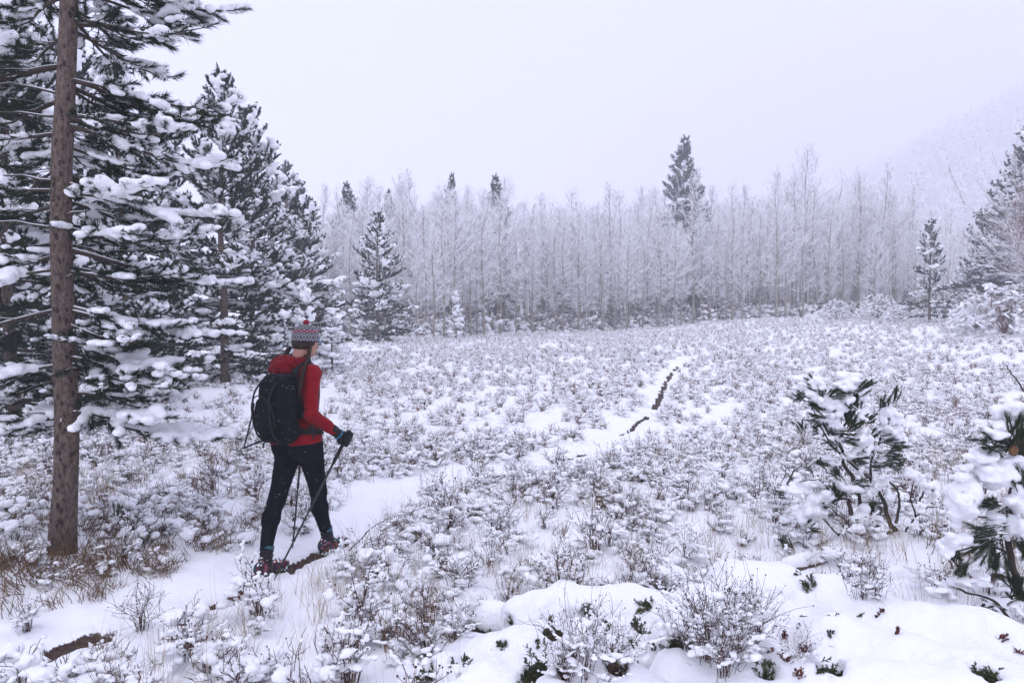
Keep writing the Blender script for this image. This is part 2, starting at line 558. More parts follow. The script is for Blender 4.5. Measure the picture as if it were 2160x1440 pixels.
def ground_fields(x, y):
    z = H0(x, y)
    sh = z.shape
    d, s = path_dist(x, y)
    d = d.reshape(sh); s = s.reshape(sh)
    wob = 0.06 * noise2(x, y, 0.5, 21, 2)
    inside = 1 - sstep(0.16, 0.34, np.abs(d + wob))
    soil = np.zeros(sh)
    for a, b, o, w in SOIL_ARC:
        e = np.minimum(s - a, b - s)
        along = sstep(-0.12, 0.10, e)
        across = 1 - sstep(0.5, 1.4, np.abs(d - o + wob * 0.7) / w)
        soil = np.maximum(soil, along * across)
    soil = np.clip(soil + 0.75 * noise2(x, y, 0.14, 31, 3) * (soil > 0.02), 0, 1)
    far = sstep(25, 60, y)
    rough = (0.045 * noise2(x, y, 0.42, 41, 2) + 0.018 * noise2(x, y, 0.11, 43, 2)) * (1 - 0.85 * inside) * (1 - far)
    z = z + rough - 0.035 * inside - 0.05 * sstep(0.35, 0.6, soil) + (0.014 * noise2(x, y, 0.07, 51, 2) + 0.03 * noise2(x, y, 0.23, 53, 2)) * inside
    r = np.hypot(x - NEAR_TRUNK[0] - 0.15, (y - NEAR_TRUNK[1] + 0.1) * 0.8)
    litter_and_shade = 0.4 * (1 - sstep(0.25, 1.15, r)) * (1 - inside)
    for g, rad, am in LITTER_AND_SHADE:
        litter_and_shade = np.maximum(litter_and_shade, am * (1 - sstep(0.2, 1.0, np.hypot(x - g[0], y - g[1]) / rad)))
    return z, soil, litter_and_shade, inside

def HZ(x, y):
    z = ground_fields(np.atleast_1d(np.asarray(x, float)), np.atleast_1d(np.asarray(y, float)))[0]
    return z if np.ndim(x) else float(z[0])

def build_ground():
    a1 = np.radians(np.linspace(-43, 43, 400))
    a2 = np.radians(np.linspace(43, 317, 64))[1:-1]
    ang = np.concatenate([a1, a2])
    rad = np.concatenate([np.geomspace(0.6, 2.2, 12)[:-1], np.geomspace(2.2, 70, 300)[:-1], np.geomspace(70, 800, 30)])
    R, A = np.meshgrid(rad, ang, indexing='ij')
    x, y = R * np.sin(A), R * np.cos(A)
    z, soil, litter_and_shade, inside = ground_fields(x, y)
    nr, na = R.shape
    V = np.concatenate([np.stack([x, y, z], -1).reshape(-1, 3), [[0, 0, float(H0(0., 0.))]]])
    i = np.arange(nr - 1)[:, None] * na; j = np.arange(na)[None]; j2 = (j + 1) % na
    Q = np.stack([i + j, i + j2, i + na + j2, i + na + j], -1).reshape(-1, 4)[:, ::-1]
    T = quads_to_tris(Q)
    c = nr * na
    T = np.concatenate([T, np.stack([np.full(na, c), (np.arange(na) + 1) % na, np.arange(na)], -1)])
    soil = np.append(soil.ravel(), 0); litter_and_shade = np.append(litter_and_shade.ravel(), 0); ins = np.append(inside.ravel(), 0)
    onp = (ins[T].mean(1) > 0.35)
    for nm, m in (('ground', ~onp), ('path', onp)):
        used, inv = np.unique(T[m], return_inverse=True)
        me = mesh(nm, V[used], inv.reshape(-1, 3), M['ground'], smooth=True, attrs={'soil': soil[used], 'litter_and_shade': litter_and_shade[used]})
        link(nm, me, kind='structure')
build_ground()

def build_hill():
    X, Y = np.meshgrid(np.linspace(40, 640, 100), np.linspace(290, 780, 70), indexing='ij')
    Z = hill_z(X, Y)
    n, m = X.shape
    i = np.arange(n - 1)[:, None] * m; j = np.arange(m - 1)[None]
    Q = np.stack([i + j, i + m + j, i + m + j + 1, i + j + 1], -1).reshape(-1, 4)
    link('hill', mesh('hill', np.stack([X, Y, Z], -1).reshape(-1, 3), Q, M['hill'], smooth=True), kind='structure')
def hill_z(X, Y):
    X = X / 2.0; Y = Y / 2.0
    u = (X - 51 - 0.10 * (Y - 280)) / 100
    z = 56 * np.clip(u, 0, None) * sstep(140, 250, Y) * (1 - 0.2 * sstep(320, 395, Y))
    return 2.0 * np.minimum(z, 112) + 8.0 * noise2(X, Y, 40, 61, 3) - 5
build_hill()

# ------------------------------------------------------------------ generators: conifers
def conifer(seed, H, R, base=0.9, gap=0.27, per=5, tuft=0.17, nlen=0.075, nw=0.010, nn=22, snow=0.6, trunk_r=0.10, up_top=0.9, shape=0.8, big=1.0, lean=0.0, lop=0.0, snow_r=0.052, snow_h=0.036):
    rng = np.random.default_rng(seed)
    zt = np.linspace(-0.15, H, 14)
    cx = 0.05 * H / 6 * vnoise(np.stack([zt * 0.5, zt * 0 + seed, zt * 0], -1), 1) + lean * zt / H
    cy = 0.05 * H / 6 * vnoise(np.stack([zt * 0.5, zt * 0 + seed + 9, zt * 0], -1), 2)
    axis = np.stack([cx, cy, zt], -1)
    tr = trunk_r * (1 - 0.94 * np.clip(zt / H, 0, 1)) + 0.006
    tr[0] *= 1.25
    trunk = tube(axis, tr, 10)
    levels = []
    z = base
    while z < H - 0.12:
        levels.append(z)
        z += gap * rng.uniform(0.65, 1.3) * (0.6 + 0.4 * (1 - z / H) + 0.15)
    bp, br, tw, twr, twf = [], [], [], [], []
    TA, TD, TL = [], [], []
    for z in levels:
        t = (z - base) / (H - base)
        c = np.array([np.interp(z, zt, cx), np.interp(z, zt, cy), z])
        n = max(3, int(rng.normal(per, 1)))
        a0 = rng.uniform(0, 2 * PI)
        for k in range(n):
            a = a0 + k * 2 * PI / n + rng.normal(0, 0.35)
            prof = (1 - t) ** shape * (0.62 + 0.38 * min(1, t * 5 + 0.35)) + 0.035
            L = R * prof * rng.uniform(0.62, 1.12) * (1 + lop * math.cos(a))
            if rng.random() < 0.06: L *= 0.4
            e = math.radians(-6 + 62 * t ** 1.3 * up_top + rng.normal(0, 7))
            s = np.linspace(0, 1, 5)
            out = L * s * math.cos(e)
            zz = L * (math.sin(e) * s - 0.26 * (1 - t) * s ** 1.5 + 0.20 * s ** 3)
            side = 0.08 * L * rng.normal() * s ** 2
            d = np.array([math.cos(a), math.sin(a)]); q = np.array([-d[1], d[0]])
            P = np.stack([c[0] + d[0] * out + q[0] * side, c[1] + d[1] * out + q[1] * side, c[2] + zz], -1)
            bp.append(P); br.append((0.007 + 0.013 * L) * (1 - 0.75 * s))
            ns = int(L / 0.070) + 2
            load = rng.choice([0.25, 0.8, 1.3, 1.7], p=[0.22, 0.3, 0.3, 0.18])
            for m in range(ns):
                f = rng.uniform(0.10, 1.0) ** 0.85
                if m == 0: f = 1.0
                p = np.array([np.interp(f, s, P[:, i]) for i in range(3)])
                td = norm(P[-1] - P[-2]) if f > 0.7 else norm(P[2] - P[1])
                sg = 1 if m % 2 else -1
                an = 0 if m == 0 else sg * rng.uniform(0.4, 1.1)
                ca, sa = math.cos(an), math.sin(an)
                dd = np.array([td[0] * ca - td[1] * sa, td[0] * sa + td[1] * ca, td[2] + rng.uniform(-0.12, 0.38)])
                dd = norm(dd)
                l = 0.05 if m == 0 else (0.10 + 0.34 * L * (1.08 - f)) * rng.uniform(0.5, 1.1)
                e2 = p + dd * l + np.array([0, 0, 0.05 * l])
                tw.append(np.stack([p, e2])); twr.append([0.006, 0.003]); twf.append(load * (0.25 + 1.0 * f))
                nt = max(1, int(l / (tuft * 0.75)))
                for w in range(nt):
                    g = 1 - w * (tuft * 0.75) / max(l, 0.05)
                    pp = p + (e2 - p) * max(g, 0.15)
                    td2 = norm(dd + np.array([0, 0, rng.uniform(0.0, 0.55 + 0.6 * t)]) + rng.normal(0, 0.12, 3))
                    TA.append(pp - td2 * tuft * 0.35); TD.append(td2); TL.append(tuft * rng.uniform(0.75, 1.2))
    for k in range(6):                                     # leader
        TA.append(axis[-1] - np.array([0, 0, 0.10 * k])); TD.append(norm(np.array([rng.normal(0, 0.25), rng.normal(0, 0.25), 1.0]))); TL.append(tuft)
    TA, TD, TL = np.array(TA), np.array(TD), np.array(TL)
    fol = tufts(TA, TD, TL, nn, nlen, nw, rng)
    # snow lying along the twigs, grown together where they meet
    tws = np.array(tw)
    C, S = [], []
    for p, e2 in tws[rng.random(len(tws)) < snow * np.array(twf)]:
        d = e2 - p; l = np.linalg.norm(d); d = d / max(l, 1e-6)
        k = np.exp(rng.normal(-0.1, 0.32)) * big
        n = max(2, int((l + 0.5 * tuft) / (snow_r * 1.1)))
        for q in range(n):
            if rng.random() < 0.12: continue
            r_ = snow_r * k * rng.uniform(0.7, 1.15)
            C.append(p + d * (0.15 * l + (0.85 * l + 0.55 * tuft) * q / (n - 1)) + np.array([rng.normal(0, 0.45) * r_, rng.normal(0, 0.45) * r_, r_ * 0.5])); S.append([r_ * rng.uniform(1.0, 1.4), r_ * rng.uniform(1.0, 1.4), r_ * 0.68])
    Vn, Qn = blobs(C, S, snow_h, 0.30, 0.22, snow_r * 1.2, seed)
    sn = (Vn, quads_to_tris(Qn))
    bs = sticks(np.array(bp), np.array(br), 4)
    ts = sticks(np.array(tw), np.array(twr), 3)
    return dict(trunk=trunk, branch=cat_parts([bs, ts]), needles=fol, snow=sn)

def tufts(A, D, L, nn, nlen, nw, rng, spread=(0.35, 1.15)):
    N = len(A)
    f = rng.random((N, nn)) ** 0.8
    B = A[:, None, :] + D[:, None, :] * (f * L[:, None])[..., None]
    rd = rng.normal(size=(N, nn, 3))
    rd = norm(rd - (rd * D[:, None, :]).sum(-1, keepdims=True) * D[:, None, :])
    an = rng.uniform(spread[0], spread[1], (N, nn))[..., None] * (1.1 - 0.5 * f[..., None])
    dr = D[:, None, :] * np.cos(an) + rd * np.sin(an)
    ln = nlen * rng.uniform(0.7, 1.15, (N, nn, 1))
    return slivers(B.reshape(-1, 3), (dr * ln).reshape(-1, 3), nw, rng)

def two(a, b):
    """two pieces as one mesh with two materials"""
    V, T = cat_parts([a, b])
    return V, T, np.concatenate([np.zeros(len(a[1]), int), np.ones(len(b[1]), int)])

def conifer_meshes(name, g, needle='needle', bark='pine_bark', snow='snow_soft'):
    V, T, mi = two(g['needles'], g['branch'])
    return [('trunk', mesh(name + '_trunk', *g['trunk'], M[bark], smooth=True)),
            ('crown', mesh(name + '_crown', V, T, [M[needle], M['branch']], mi)),
            ('snow_cover', mesh(name + '_snow', *g['snow'], M[snow], smooth=True))]

def place(meshes, name, label, cat, loc, rz=0.0, scale=1.0, group=None, zs=1.0):
    o = thing(name, label, cat, loc, rz, group)
    o.scale = (scale, scale, scale * zs)
    for nm, me in meshes:
        c = link(nm, me, o)
        if nm == 'snow_cover': c['kind'] = 'stuff'
    return o

# ------------------------------------------------------------------ generators: bare trees and shrubs
def bare_tree(seed, H, spread=1.5, limbs=42, twigs=10, subs=3, low=0.22, r0=0.085, fork=False, thick=1.0, rise=(0.35, 1.15)):
    rng = np.random.default_rng(seed)
    zt = np.linspace(-0.2, H, 12)
    cx = 0.16 * vnoise(np.stack([zt * 0.35, zt * 0 + seed, zt * 0], -1), 1) * zt / H * 2
    cy = 0.16 * vnoise(np.stack([zt * 0.35, zt * 0 + seed + 9, zt * 0], -1), 2) * zt / H * 2
    axis = np.stack([cx, cy, zt], -1)
    trunk = [tube(axis, r0 * (1 - 0.9 * np.clip(zt / H, 0, 1)) + 0.008, 7)]
    lp, lr, tp, trr, sp, sr = [], [], [], [], [], []
    for k in range(limbs):
        t = low + (1 - low) * ((k + rng.random()) / limbs) ** 0.9
        z = t * H
        c = np.array([np.interp(z, zt, cx), np.interp(z, zt, cy), z])
        a = k * 2.4 + rng.normal(0, 0.5)
        u = (t - low) / (1 - low)
        L = spread * (0.35 + 1.0 * math.sin(PI * min(1, u * 0.85 + 0.12)) ** 0.8) * (1 - 0.55 * u ** 2) * rng.uniform(0.55, 1.15)
        e = rise[0] + (rise[1] - rise[0]) * u + rng.normal(0, 0.15)
        s = np.linspace(0, 1, 5)
        crook = rng.normal(0, 0.10, (5, 3)) * L * s[:, None] * 0.7
        P = c + np.stack([math.cos(a) * math.cos(e) * L * s, math.sin(a) * math.cos(e) * L * s, L * (math.sin(e) * s + 0.22 * s ** 2)], -1) + crook
        lp.append(P); lr.append((0.007 + 0.011 * L) * (1 - 0.6 * s) * thick)
        nt = max(3, int(twigs * (0.5 + 0.5 * L / spread)))
        for m in range(nt):
            f = 0.15 + 0.85 * (m + rng.random()) / nt
            p = np.array([np.interp(f, s, P[:, i]) for i in range(3)])
            td = norm(P[min(4, int(f * 4) + 1)] - P[int(f * 3.99)])
            d = norm(td * 0.8 + rng.normal(0, 0.55, 3) + np.array([0, 0, 0.25]))
            l = spread * rng.uniform(0.16, 0.42)
            q = p + d * l + rng.normal(0, 0.06, 3) * l
            mid = (p + q) / 2 + rng.normal(0, 0.08, 3) * l
            tp.append([p, mid, q]); trr.append(np.array([0.009, 0.0075, 0.005]) * thick)
            for _ in range(subs):
                g = rng.uniform(0.2, 0.95)
                b = p + (q - p) * g
                d2 = norm(d * 0.7 + rng.normal(0, 0.6, 3) + np.array([0, 0, 0.2]))
                sp.append([b, b + d2 * l * rng.uniform(0.3, 0.65)]); sr.append(np.array([0.0065, 0.004]) * thick)
    limb = sticks(np.array(lp), np.array(lr), 4)
    tw = cat_parts([sticks(np.array(tp), np.array(trr), 3), sticks(np.array(sp), np.array(sr), 3)])
    return dict(trunk=cat_parts(trunk), crown=cat_parts([limb, tw]))

def bare_meshes(name, g, twig='aspen_twig', bark='aspen_bark'):
    return [('trunk', mesh(name + '_trunk', *g['trunk'], M[bark], smooth=True)), ('crown', mesh(name + '_crown', *g['crown'], M[twig]))]

def shrub(seed, h=0.40, w=0.26, stems=16, kids=4, r=0.0022, snow_frac=0.6, hs=0.009, sr=(0.012, 0.026), mound=True, seeds=True, lean=(0, 0), upright=0.6, sides=3, pads=5):
    """low twiggy shrub with snow caught in it -> stems, seed heads, snow"""
    rng = np.random.default_rng(seed)
    P, R, tips, SCs, SSs = [], [], [], [], []
    def snow_on(p, q, f0, k):
        flat = 1 - abs((q - p)[2]) / max(np.linalg.norm(q - p), 1e-6)       # snow rests on what leans
        if rng.random() > 0.25 + 1.6 * flat: return
        n = max(1, int(np.linalg.norm(q - p) * (1 - f0) / (sr[0] * 1.6)))
        big = rng.uniform(0.6, 1.2) * k * (0.6 + 0.8 * flat)
        for i in range(n + 1):
            f = f0 + (1 - f0) * i / max(n, 1)
            if rng.random() < 0.2: continue
            rr = rng.uniform(*sr) * big
            SCs.append(p + (q - p) * f + rng.normal(0, rr * 0.25, 3) + np.array([0, 0, rr * 0.3])); SSs.append([rr * 1.3, rr * 1.3, rr * 0.6])
    for k in range(stems):
        a = rng.uniform(0, 2 * PI)
        out = w * rng.uniform(0.15, 1.0)
        top = h * rng.uniform(0.55, 1.05) * (1 - 0.35 * (out / w) ** 2)
        b = np.array([math.cos(a), math.sin(a), 0]) * out * rng.uniform(0.0, 0.35)
        e = np.array([math.cos(a) * out + lean[0] * top, math.sin(a) * out + lean[1] * top, top])
        m1 = b + (e - b) * 0.38 + rng.normal(0, 0.02, 3) + np.array([-math.cos(a), -math.sin(a), upright]) * 0.05 * out / w
        m2 = b + (e - b) * 0.72 + rng.normal(0, 0.018, 3)
        pts = np.stack([b - [0, 0, 0.05], m1, m2, e])
        P.append(pts); R.append(np.array([1.5, 1.25, 0.95, 0.6]) * r); tips.append(e)
        if rng.random() < snow_frac: snow_on(m2, e, rng.uniform(0, 0.5), 1.0)
        if rng.random() < snow_frac * 0.8: snow_on(m1, m2, rng.uniform(0.2, 0.7), 1.1)
        for c in range(rng.integers(max(1, kids - 2), kids + 2)):
            f = rng.uniform(0.3, 0.95)
            i = 0 if f < 0.4 else (1 if f < 0.75 else 2)
            p0 = pts[i + 0] + (pts[i + 1] - pts[i]) * rng.random()
            d = norm(norm(pts[i + 1] - pts[i]) * 0.9 + rng.normal(0, 0.55, 3) + np.array([0, 0, 0.2]))
            l = h * rng.uniform(0.14, 0.36)
            q = p0 + d * l
            if q[2] < 0.03: continue
            mid = (p0 + q) / 2 + rng.normal(0, 0.09, 3) * l
            P.append(np.stack([p0, p0 + (mid - p0) * 0.6, mid, q])); R.append(np.array([0.9, 0.8, 0.7, 0.45]) * r); tips.append(q)
            if rng.random() < snow_frac: snow_on(p0, q, rng.uniform(0.1, 0.6), 0.85)
    for k in range(pads):                          # cushions caught between the twigs
        a = rng.uniform(0, 2 * PI); o = w * rng.uniform(0.1, 0.95); z = h * rng.uniform(0.2, 0.8) * (1 - 0.4 * (o / w) ** 2)
        c = np.array([math.cos(a) * o, math.sin(a) * o, z])
        for q in range(4):
            s = rng.uniform(0.9, 1.7) * sr[1]
            SCs.append(c + rng.normal(0, sr[1], 3) * [1, 1, 0.4]); SSs.append([s * 1.05, s * 1.05, s * 0.5])
    if mound:
        for k in range(7):
            a = rng.uniform(0, 2 * PI); o = w * rng.uniform(0, 0.75)
            s = w * rng.uniform(0.22, 0.42)
            SCs.append(np.array([math.cos(a) * o, math.sin(a) * o, 0.0])); SSs.append([s, s, s * rng.uniform(0.35, 0.7)])
    stem = sticks(np.array(P), np.array(R), sides)
    head = (np.zeros((0, 3)), np.zeros((0, 3), int))
    if seeds:
        tp = np.array(tips); tp = tp[rng.random(len(tp)) < 0.55]
        V0, T0 = icosphere(0)
        s = r * rng.uniform(1.5, 3.0, len(tp))
        V = tp[:, None, :] + V0[None] * s[:, None, None] * np.array([1, 1, 1.25])
        head = (V.reshape(-1, 3), (T0[None] + (np.arange(len(tp)) * 12)[:, None, None]).reshape(-1, 3))
    V, Q = blobs(SCs, SSs, hs, 0.30, 0.24, 0.024, seed)
    return dict(stems=stem, seeds=head, snow=(V, quads_to_tris(Q)))

def shrub_parts(name, g, twig='twig'):
    V, T, mi = two(g['stems'], g['seeds'])
    return [('stems', mesh(name + '_stems', V, T, [M[twig], M['seed']], mi)), ('snow_cover', mesh(name + '_snow', *g['snow'], M['snow'], smooth=True))]

def shrub_joined(name, g, twig):
    V, T, mi = two(cat_parts([g['stems'], g['seeds']]), g['snow'])
    me = mesh(name, V, T, [M[twig], M['snow']], mi)
    me.polygons.foreach_set('use_smooth', mi.astype(bool))
    return me

def grass_tuft(seed, n=14, h=0.32, w=0.10, lean=0.5, width=0.0035, r=0.03):
    rng = np.random.default_rng(seed)
    b = np.stack([rng.normal(0, r, n), rng.normal(0, r, n), np.full(n, -0.03)], -1)
    a = rng.uniform(0, 2 * PI, n); k = rng.uniform(0.1, 1, n) * lean; L = h * rng.uniform(0.5, 1.1, n)
    s = np.linspace(0, 1, 5)[None, :]
    out = (k * L)[:, None] * s ** 1.8
    z = L[:, None] * (s - 0.25 * k[:, None] * s ** 2)
    P = np.stack([b[:, :1] + np.cos(a)[:, None] * out, b[:, 1:2] + np.sin(a)[:, None] * out, b[:, 2:] + z], -1)
    R = width * 0.5 * np.array([1, 0.95, 0.8, 0.55, 0.2])[None] * np.ones((n, 1))
    return sticks(P, R, 3)

def scatter(name, pts, rot, scl, vid, variants, label, cat):
    """one mass of ground cover: copies of a few plants on a set of points"""
    coll = bpy.data.collections.new(name + '_kinds')
    for i, me in enumerate(variants):
        coll.objects.link(bpy.data.objects.new('%s_kind_%02d' % (name, i), me))
    me = bpy.data.meshes.new(name)
    me.vertices.add(len(pts))
    me.vertices.foreach_set('co', np.ascontiguousarray(pts, np.float32).ravel())
    for an, ty, av, key in (('rot', 'FLOAT_VECTOR', rot, 'vector'), ('scl', 'FLOAT_VECTOR', scl, 'vector'), ('vid', 'INT', vid, 'value')):
        a = me.attributes.new(an, ty, 'POINT')
        a.data.foreach_set(key, np.ascontiguousarray(av, np.int32 if ty == 'INT' else np.float32).ravel())
    ng = bpy.data.node_groups.new(name, 'GeometryNodeTree')
    ng.interface.new_socket('Geometry', in_out='INPUT', socket_type='NodeSocketGeometry')
    ng.interface.new_socket('Geometry', in_out='OUTPUT', socket_type='NodeSocketGeometry')
    nd = ng.nodes
    gi, go = nd.new('NodeGroupInput'), nd.new('NodeGroupOutput')
    ip, ci, er = nd.new('GeometryNodeInstanceOnPoints'), nd.new('GeometryNodeCollectionInfo'), nd.new('FunctionNodeEulerToRotation')
    ci.inputs[0].default_value = coll
    ci.inputs[1].default_value = True
    ci.inputs[2].default_value = True
    def attr(nm, ty):
        x = nd.new('GeometryNodeInputNamedAttribute'); x.data_type = ty; x.inputs[0].default_value = nm
        return x.outputs['Attribute']
    ip.inputs['Pick Instance'].default_value = True
    L = ng.links.new
    L(gi.outputs[0], ip.inputs['Points']); L(ci.outputs[0], ip.inputs['Instance'])
    L(attr('vid', 'INT'), ip.inputs['Instance Index'])
    L(attr('rot', 'FLOAT_VECTOR'), er.inputs[0]); L(er.outputs[0], ip.inputs['Rotation'])
    L(attr('scl', 'FLOAT_VECTOR'), ip.inputs['Scale'])
    L(ip.outputs[0], go.inputs[0])
    o = link(name, me, None, label, cat, None, 'stuff')
    md = o.modifiers.new('scatter', 'NODES'); md.node_group = ng
    return o

# ------------------------------------------------------------------ conifers in the place
def foot(px, Y):
    p = at(px, 655, Y)
    return (p[0], p[1], HZ(p[0], p[1]) - 0.03)
def height_to(px, Y, top):
    return at(px, top, Y)[2] - foot(px, Y)[2]

ASP_ZONE = [(705, 'half hidden behind the bushy pine'), (790, 'between bushy pine and lone meadow pine'), (885, 'just behind the lone meadow pine'), (990, 'near the snow-plastered sapling'), (1110, 'below the dark rounded conifer top'),
            (1250, 'by the darkest young conifer'), (1380, 'just before the tall lone spruce'), (1500, 'by the foot of the spruce'), (1620, 'past the thick-limbed aspen'), (1730, 'leading up to the tallest aspens'), (1860, 'around the tallest aspens'), (1990, 'behind the young green pine'), (9999, 'behind the arching willow')]
PINE_A = conifer_meshes('pine_a', conifer(1, 7.8, 1.95, base=0.32, trunk_r=0.11, nn=48, nlen=0.085, nw=0.021, big=1.0, snow=0.46, snow_h=0.034))
PINE_B = conifer_meshes('pine_b', conifer(2, 7.0, 2.0, base=0.28, trunk_r=0.10, gap=0.29, nn=40, nlen=0.085, nw=0.023, big=1.05, snow=0.46, snow_h=0.040, shape=0.7))
PINE_C = conifer_meshes('pine_c', conifer(3, 6.4, 2.15, base=0.25, trunk_r=0.09, gap=0.28, nn=38, nlen=0.085, nw=0.024, big=1.1, snow=0.52, snow_h=0.042, shape=0.62))
PINE_D = conifer_meshes('pine_d', conifer(4, 5.2, 1.2, base=0.55, trunk_r=0.07, gap=0.26, per=4, nn=42, nlen=0.085, nw=0.022, snow=0.42, shape=0.7, snow_h=0.042), 'needle')
SPRUCE = conifer_meshes('spruce', conifer(5, 10.0, 2.3, base=1.0, gap=0.40, per=6, tuft=0.3, nlen=0.16, nw=0.03, nn=34, snow=0.32, trunk_r=0.14, shape=0.8, big=0.9, snow_r=0.075, snow_h=0.065), 'needle_frost')
SAPLING = conifer_meshes('sapling', conifer(6, 2.6, 0.55, base=0.25, gap=0.2, per=4, tuft=0.13, nlen=0.06, nn=20, snow=0.9, trunk_r=0.03, big=1.2, snow_r=0.045, snow_h=0.03), 'needle_frost')

def tree(meshes, h0, name, label, px, Y, top, rz=0.0, wide=1.0, group=None, cat='pine tree'):
    h = height_to(px, Y, top)
    s = h / h0 * wide
    return place(meshes, name, label, cat, foot(px, Y), rz, s, group, zs=1 / wide)

tree(PINE_A, 7.8, 'pine_tree', 'tall pointed pine with snow-capped tufts, its top standing clear against the sky', 470, 18.5, 150, 0.3)
tree(PINE_B, 7.0, 'pine_tree', 'snowy pine right behind the tall pointed pine, its top just lower', 535, 23.0, 238, 1.9, 0.95)
tree(PINE_C, 6.4, 'pine_tree', 'broad bushy snow-laden pine behind the hiker, with a rounded lumpy top', 642, 29.0, 425, 0.5, 1.02)
tree(PINE_C, 6.4, 'pine_tree', 'lone cone-shaped snowy pine on the meadow in front of the aspens', 797, 40.0, 458, 2.4, 0.98)
tree(PINE_B, 7.0, 'pine_tree', 'dark snowy pine between the tall pointed pine and the big bare trunk', 345, 20.5, 262, 4.0, 1.0)
tree(PINE_A, 7.8, 'pine_tree', 'snowy pine close behind the big bare trunk, filling the gap beside it', 262, 13.0, 130, 2.2, 0.9)
tree(PINE_B, 7.0, 'pine_tree', 'snow-covered pine growing behind the big bare trunk, on its far side from the hiker', 20, 9.6, -260, 0.9, 0.8)
tree(PINE_C, 6.4, 'pine_tree', 'dark pine deep in the stand behind the big bare trunk', 150, 17.0, 90, 3.3, 1.0)
tree(PINE_B, 7.0, 'pine_tree', 'pine at the back of the stand, hemmed in by snowy pines', -60, 16.0, -60, 5.1, 1.0)
tree(PINE_D, 5.2, 'pine_tree', 'slim dark pine top poking out behind the snowy stand', 604, 46.0, 353, 0.4, 1.25)
tree(PINE_D, 5.2, 'pine_tree', 'short dark pine top beside the slim one behind the snowy stand', 630, 47.0, 388, 2.9, 1.15)
tree(SAPLING, 2.6, 'pine_sapling', 'thin snow-plastered sapling rising right above the knit hat', 640, 19.0, 598, 0.7, 0.8, cat='sapling')
tree(SAPLING, 2.6, 'pine_sapling', 'small snow-plastered sapling at the foot of the aspens', 962, 47.0, 618, 2.7, 0.85, cat='sapling')
tree(SAPLING, 2.6, 'pine_sapling', 'low snow-bowed sapling beside the hiker, in front of the bushy pine', 700, 21.0, 655, 2.0, 1.3, cat='sapling')
tree(SPRUCE, 10.0, 'spruce_tree', 'tall lone spruce standing far above the aspen tops, ragged on one side', 1440, 80.0, 297, 1.0, 1.0, cat='spruce tree')
tree(SPRUCE, 10.0, 'spruce_tree', 'shorter bulging spruce leaning on the tall lone spruce', 1463, 81.0, 365, 3.0, 0.9, cat='spruce tree')
for px, Y, top, w, lab in ((735, 60, 385, 1.3, 'dark conifer top above the aspens, nearest the snowy stand'), (820, 60, 400, 1.0, 'narrow dark conifer top above the aspens behind the lone meadow pine'),
                        (953, 65, 366, 0.9, 'thin dark conifer spike rising from the aspen tops'), (1047, 68, 370, 1.3, 'dark rounded conifer top rising from the aspen tops')):
    tree(SPRUCE, 10.0, 'conifer_tree', lab, px, Y, top + 8, px * 0.1, w * 0.72, cat='conifer')
tree(PINE_D, 5.2, 'pine_tree', 'young green pine with a bare foot standing alone at the edge of the wood', 1960, 40.0, 468, 1.2, 0.95)
tree(PINE_B, 7.0, 'pine_tree', 'big snowy pine behind the arching bare willow', 2185, 46.0, 240, 1.0, 1.15)
tree(PINE_C, 6.4, 'pine_tree', 'smaller pine beside the arching bare willow', 2068, 48.0, 450, 4.2, 0.9)
tree(PINE_B, 7.0, 'pine_tree', 'pine half hidden beyond the arching bare willow', 2125, 50.0, 345, 4.2, 1.0)
US = [(1000, 68, 640), (1075, 66, 655), (1146, 65, 600), (1190, 68, 585), (1210, 65, 640), (1290, 67, 620), (1345, 70, 610), (1372, 67, 640), (1420, 70, 630), (1500, 72, 615), (1560, 72, 640), (1640, 74, 610), (1725, 72, 600), (1795, 74, 630), (1850, 70, 640), (910, 60, 660), (865, 62, 620), (1250, 72, 600), (1600, 76, 600), (1680, 70, 640), (2010, 62, 600), (1910, 66, 610)]
for i, (px, Y, top) in enumerate(US):
    dark = i == 2
    tree(PINE_D if i % 3 else SPRUCE, 5.2 if i % 3 else 10.0, 'young_conifer', 'darkest young conifer standing among the aspen trunks' if dark else 'snow-dusted young conifer among the aspen trunks, ' + next(t for lim, t in ASP_ZONE if px < lim), px, Y, top, i * 1.3, 1.25,
         group=None if dark else 'young conifers under the aspens, ' + next(t for lim, t in ASP_ZONE if px < lim), cat='young conifer')

# ------------------------------------------------------------------ the aspen wood
ASPEN = [bare_meshes('aspen_%d' % k, bare_tree(100 + k, 12.0, spread=1.45 + 0.28 * (k % 3), limbs=46 + 5 * (k % 4), twigs=11, subs=3, low=0.16 + 0.06 * (k % 3), r0=0.095 + 0.012 * (k % 2), thick=1.5, rise=(0.15, 0.95))) for k in range(7)]
TALL = [bare_meshes('tall_aspen_%d' % k, bare_tree(140 + k, 15.0, spread=2.3, limbs=34, twigs=11, subs=4, low=0.34, r0=0.15, thick=1.25, rise=(0.5, 1.0))) for k in range(2)]
rng = np.random.default_rng(77)
def front_edge(px):
    return np.interp(px, [640, 800, 900, 1050, 1200, 1500, 1800, 2200, 2600], [50, 48, 47, 55, 62, 66, 68, 66, 66])
def top_line(px):
    return np.interp(px, [640, 700, 800, 880, 1000, 1100, 1250, 1400, 1550, 1700, 1850, 1950, 2050, 2300], [450, 430, 412, 400, 398, 428, 430, 428, 418, 398, 400, 450, 470, 470])
def aspen_label(px, row):
    z = next(t for lim, t in ASP_ZONE if px < lim)
    if row == 0: return 'bare aspen on the front edge of the wood, ' + z
    return ('snow-lined aspen inside the wood, ' if row < 3 else 'pale aspen deep in the wood, ') + z
n_ind = 0
pos = []
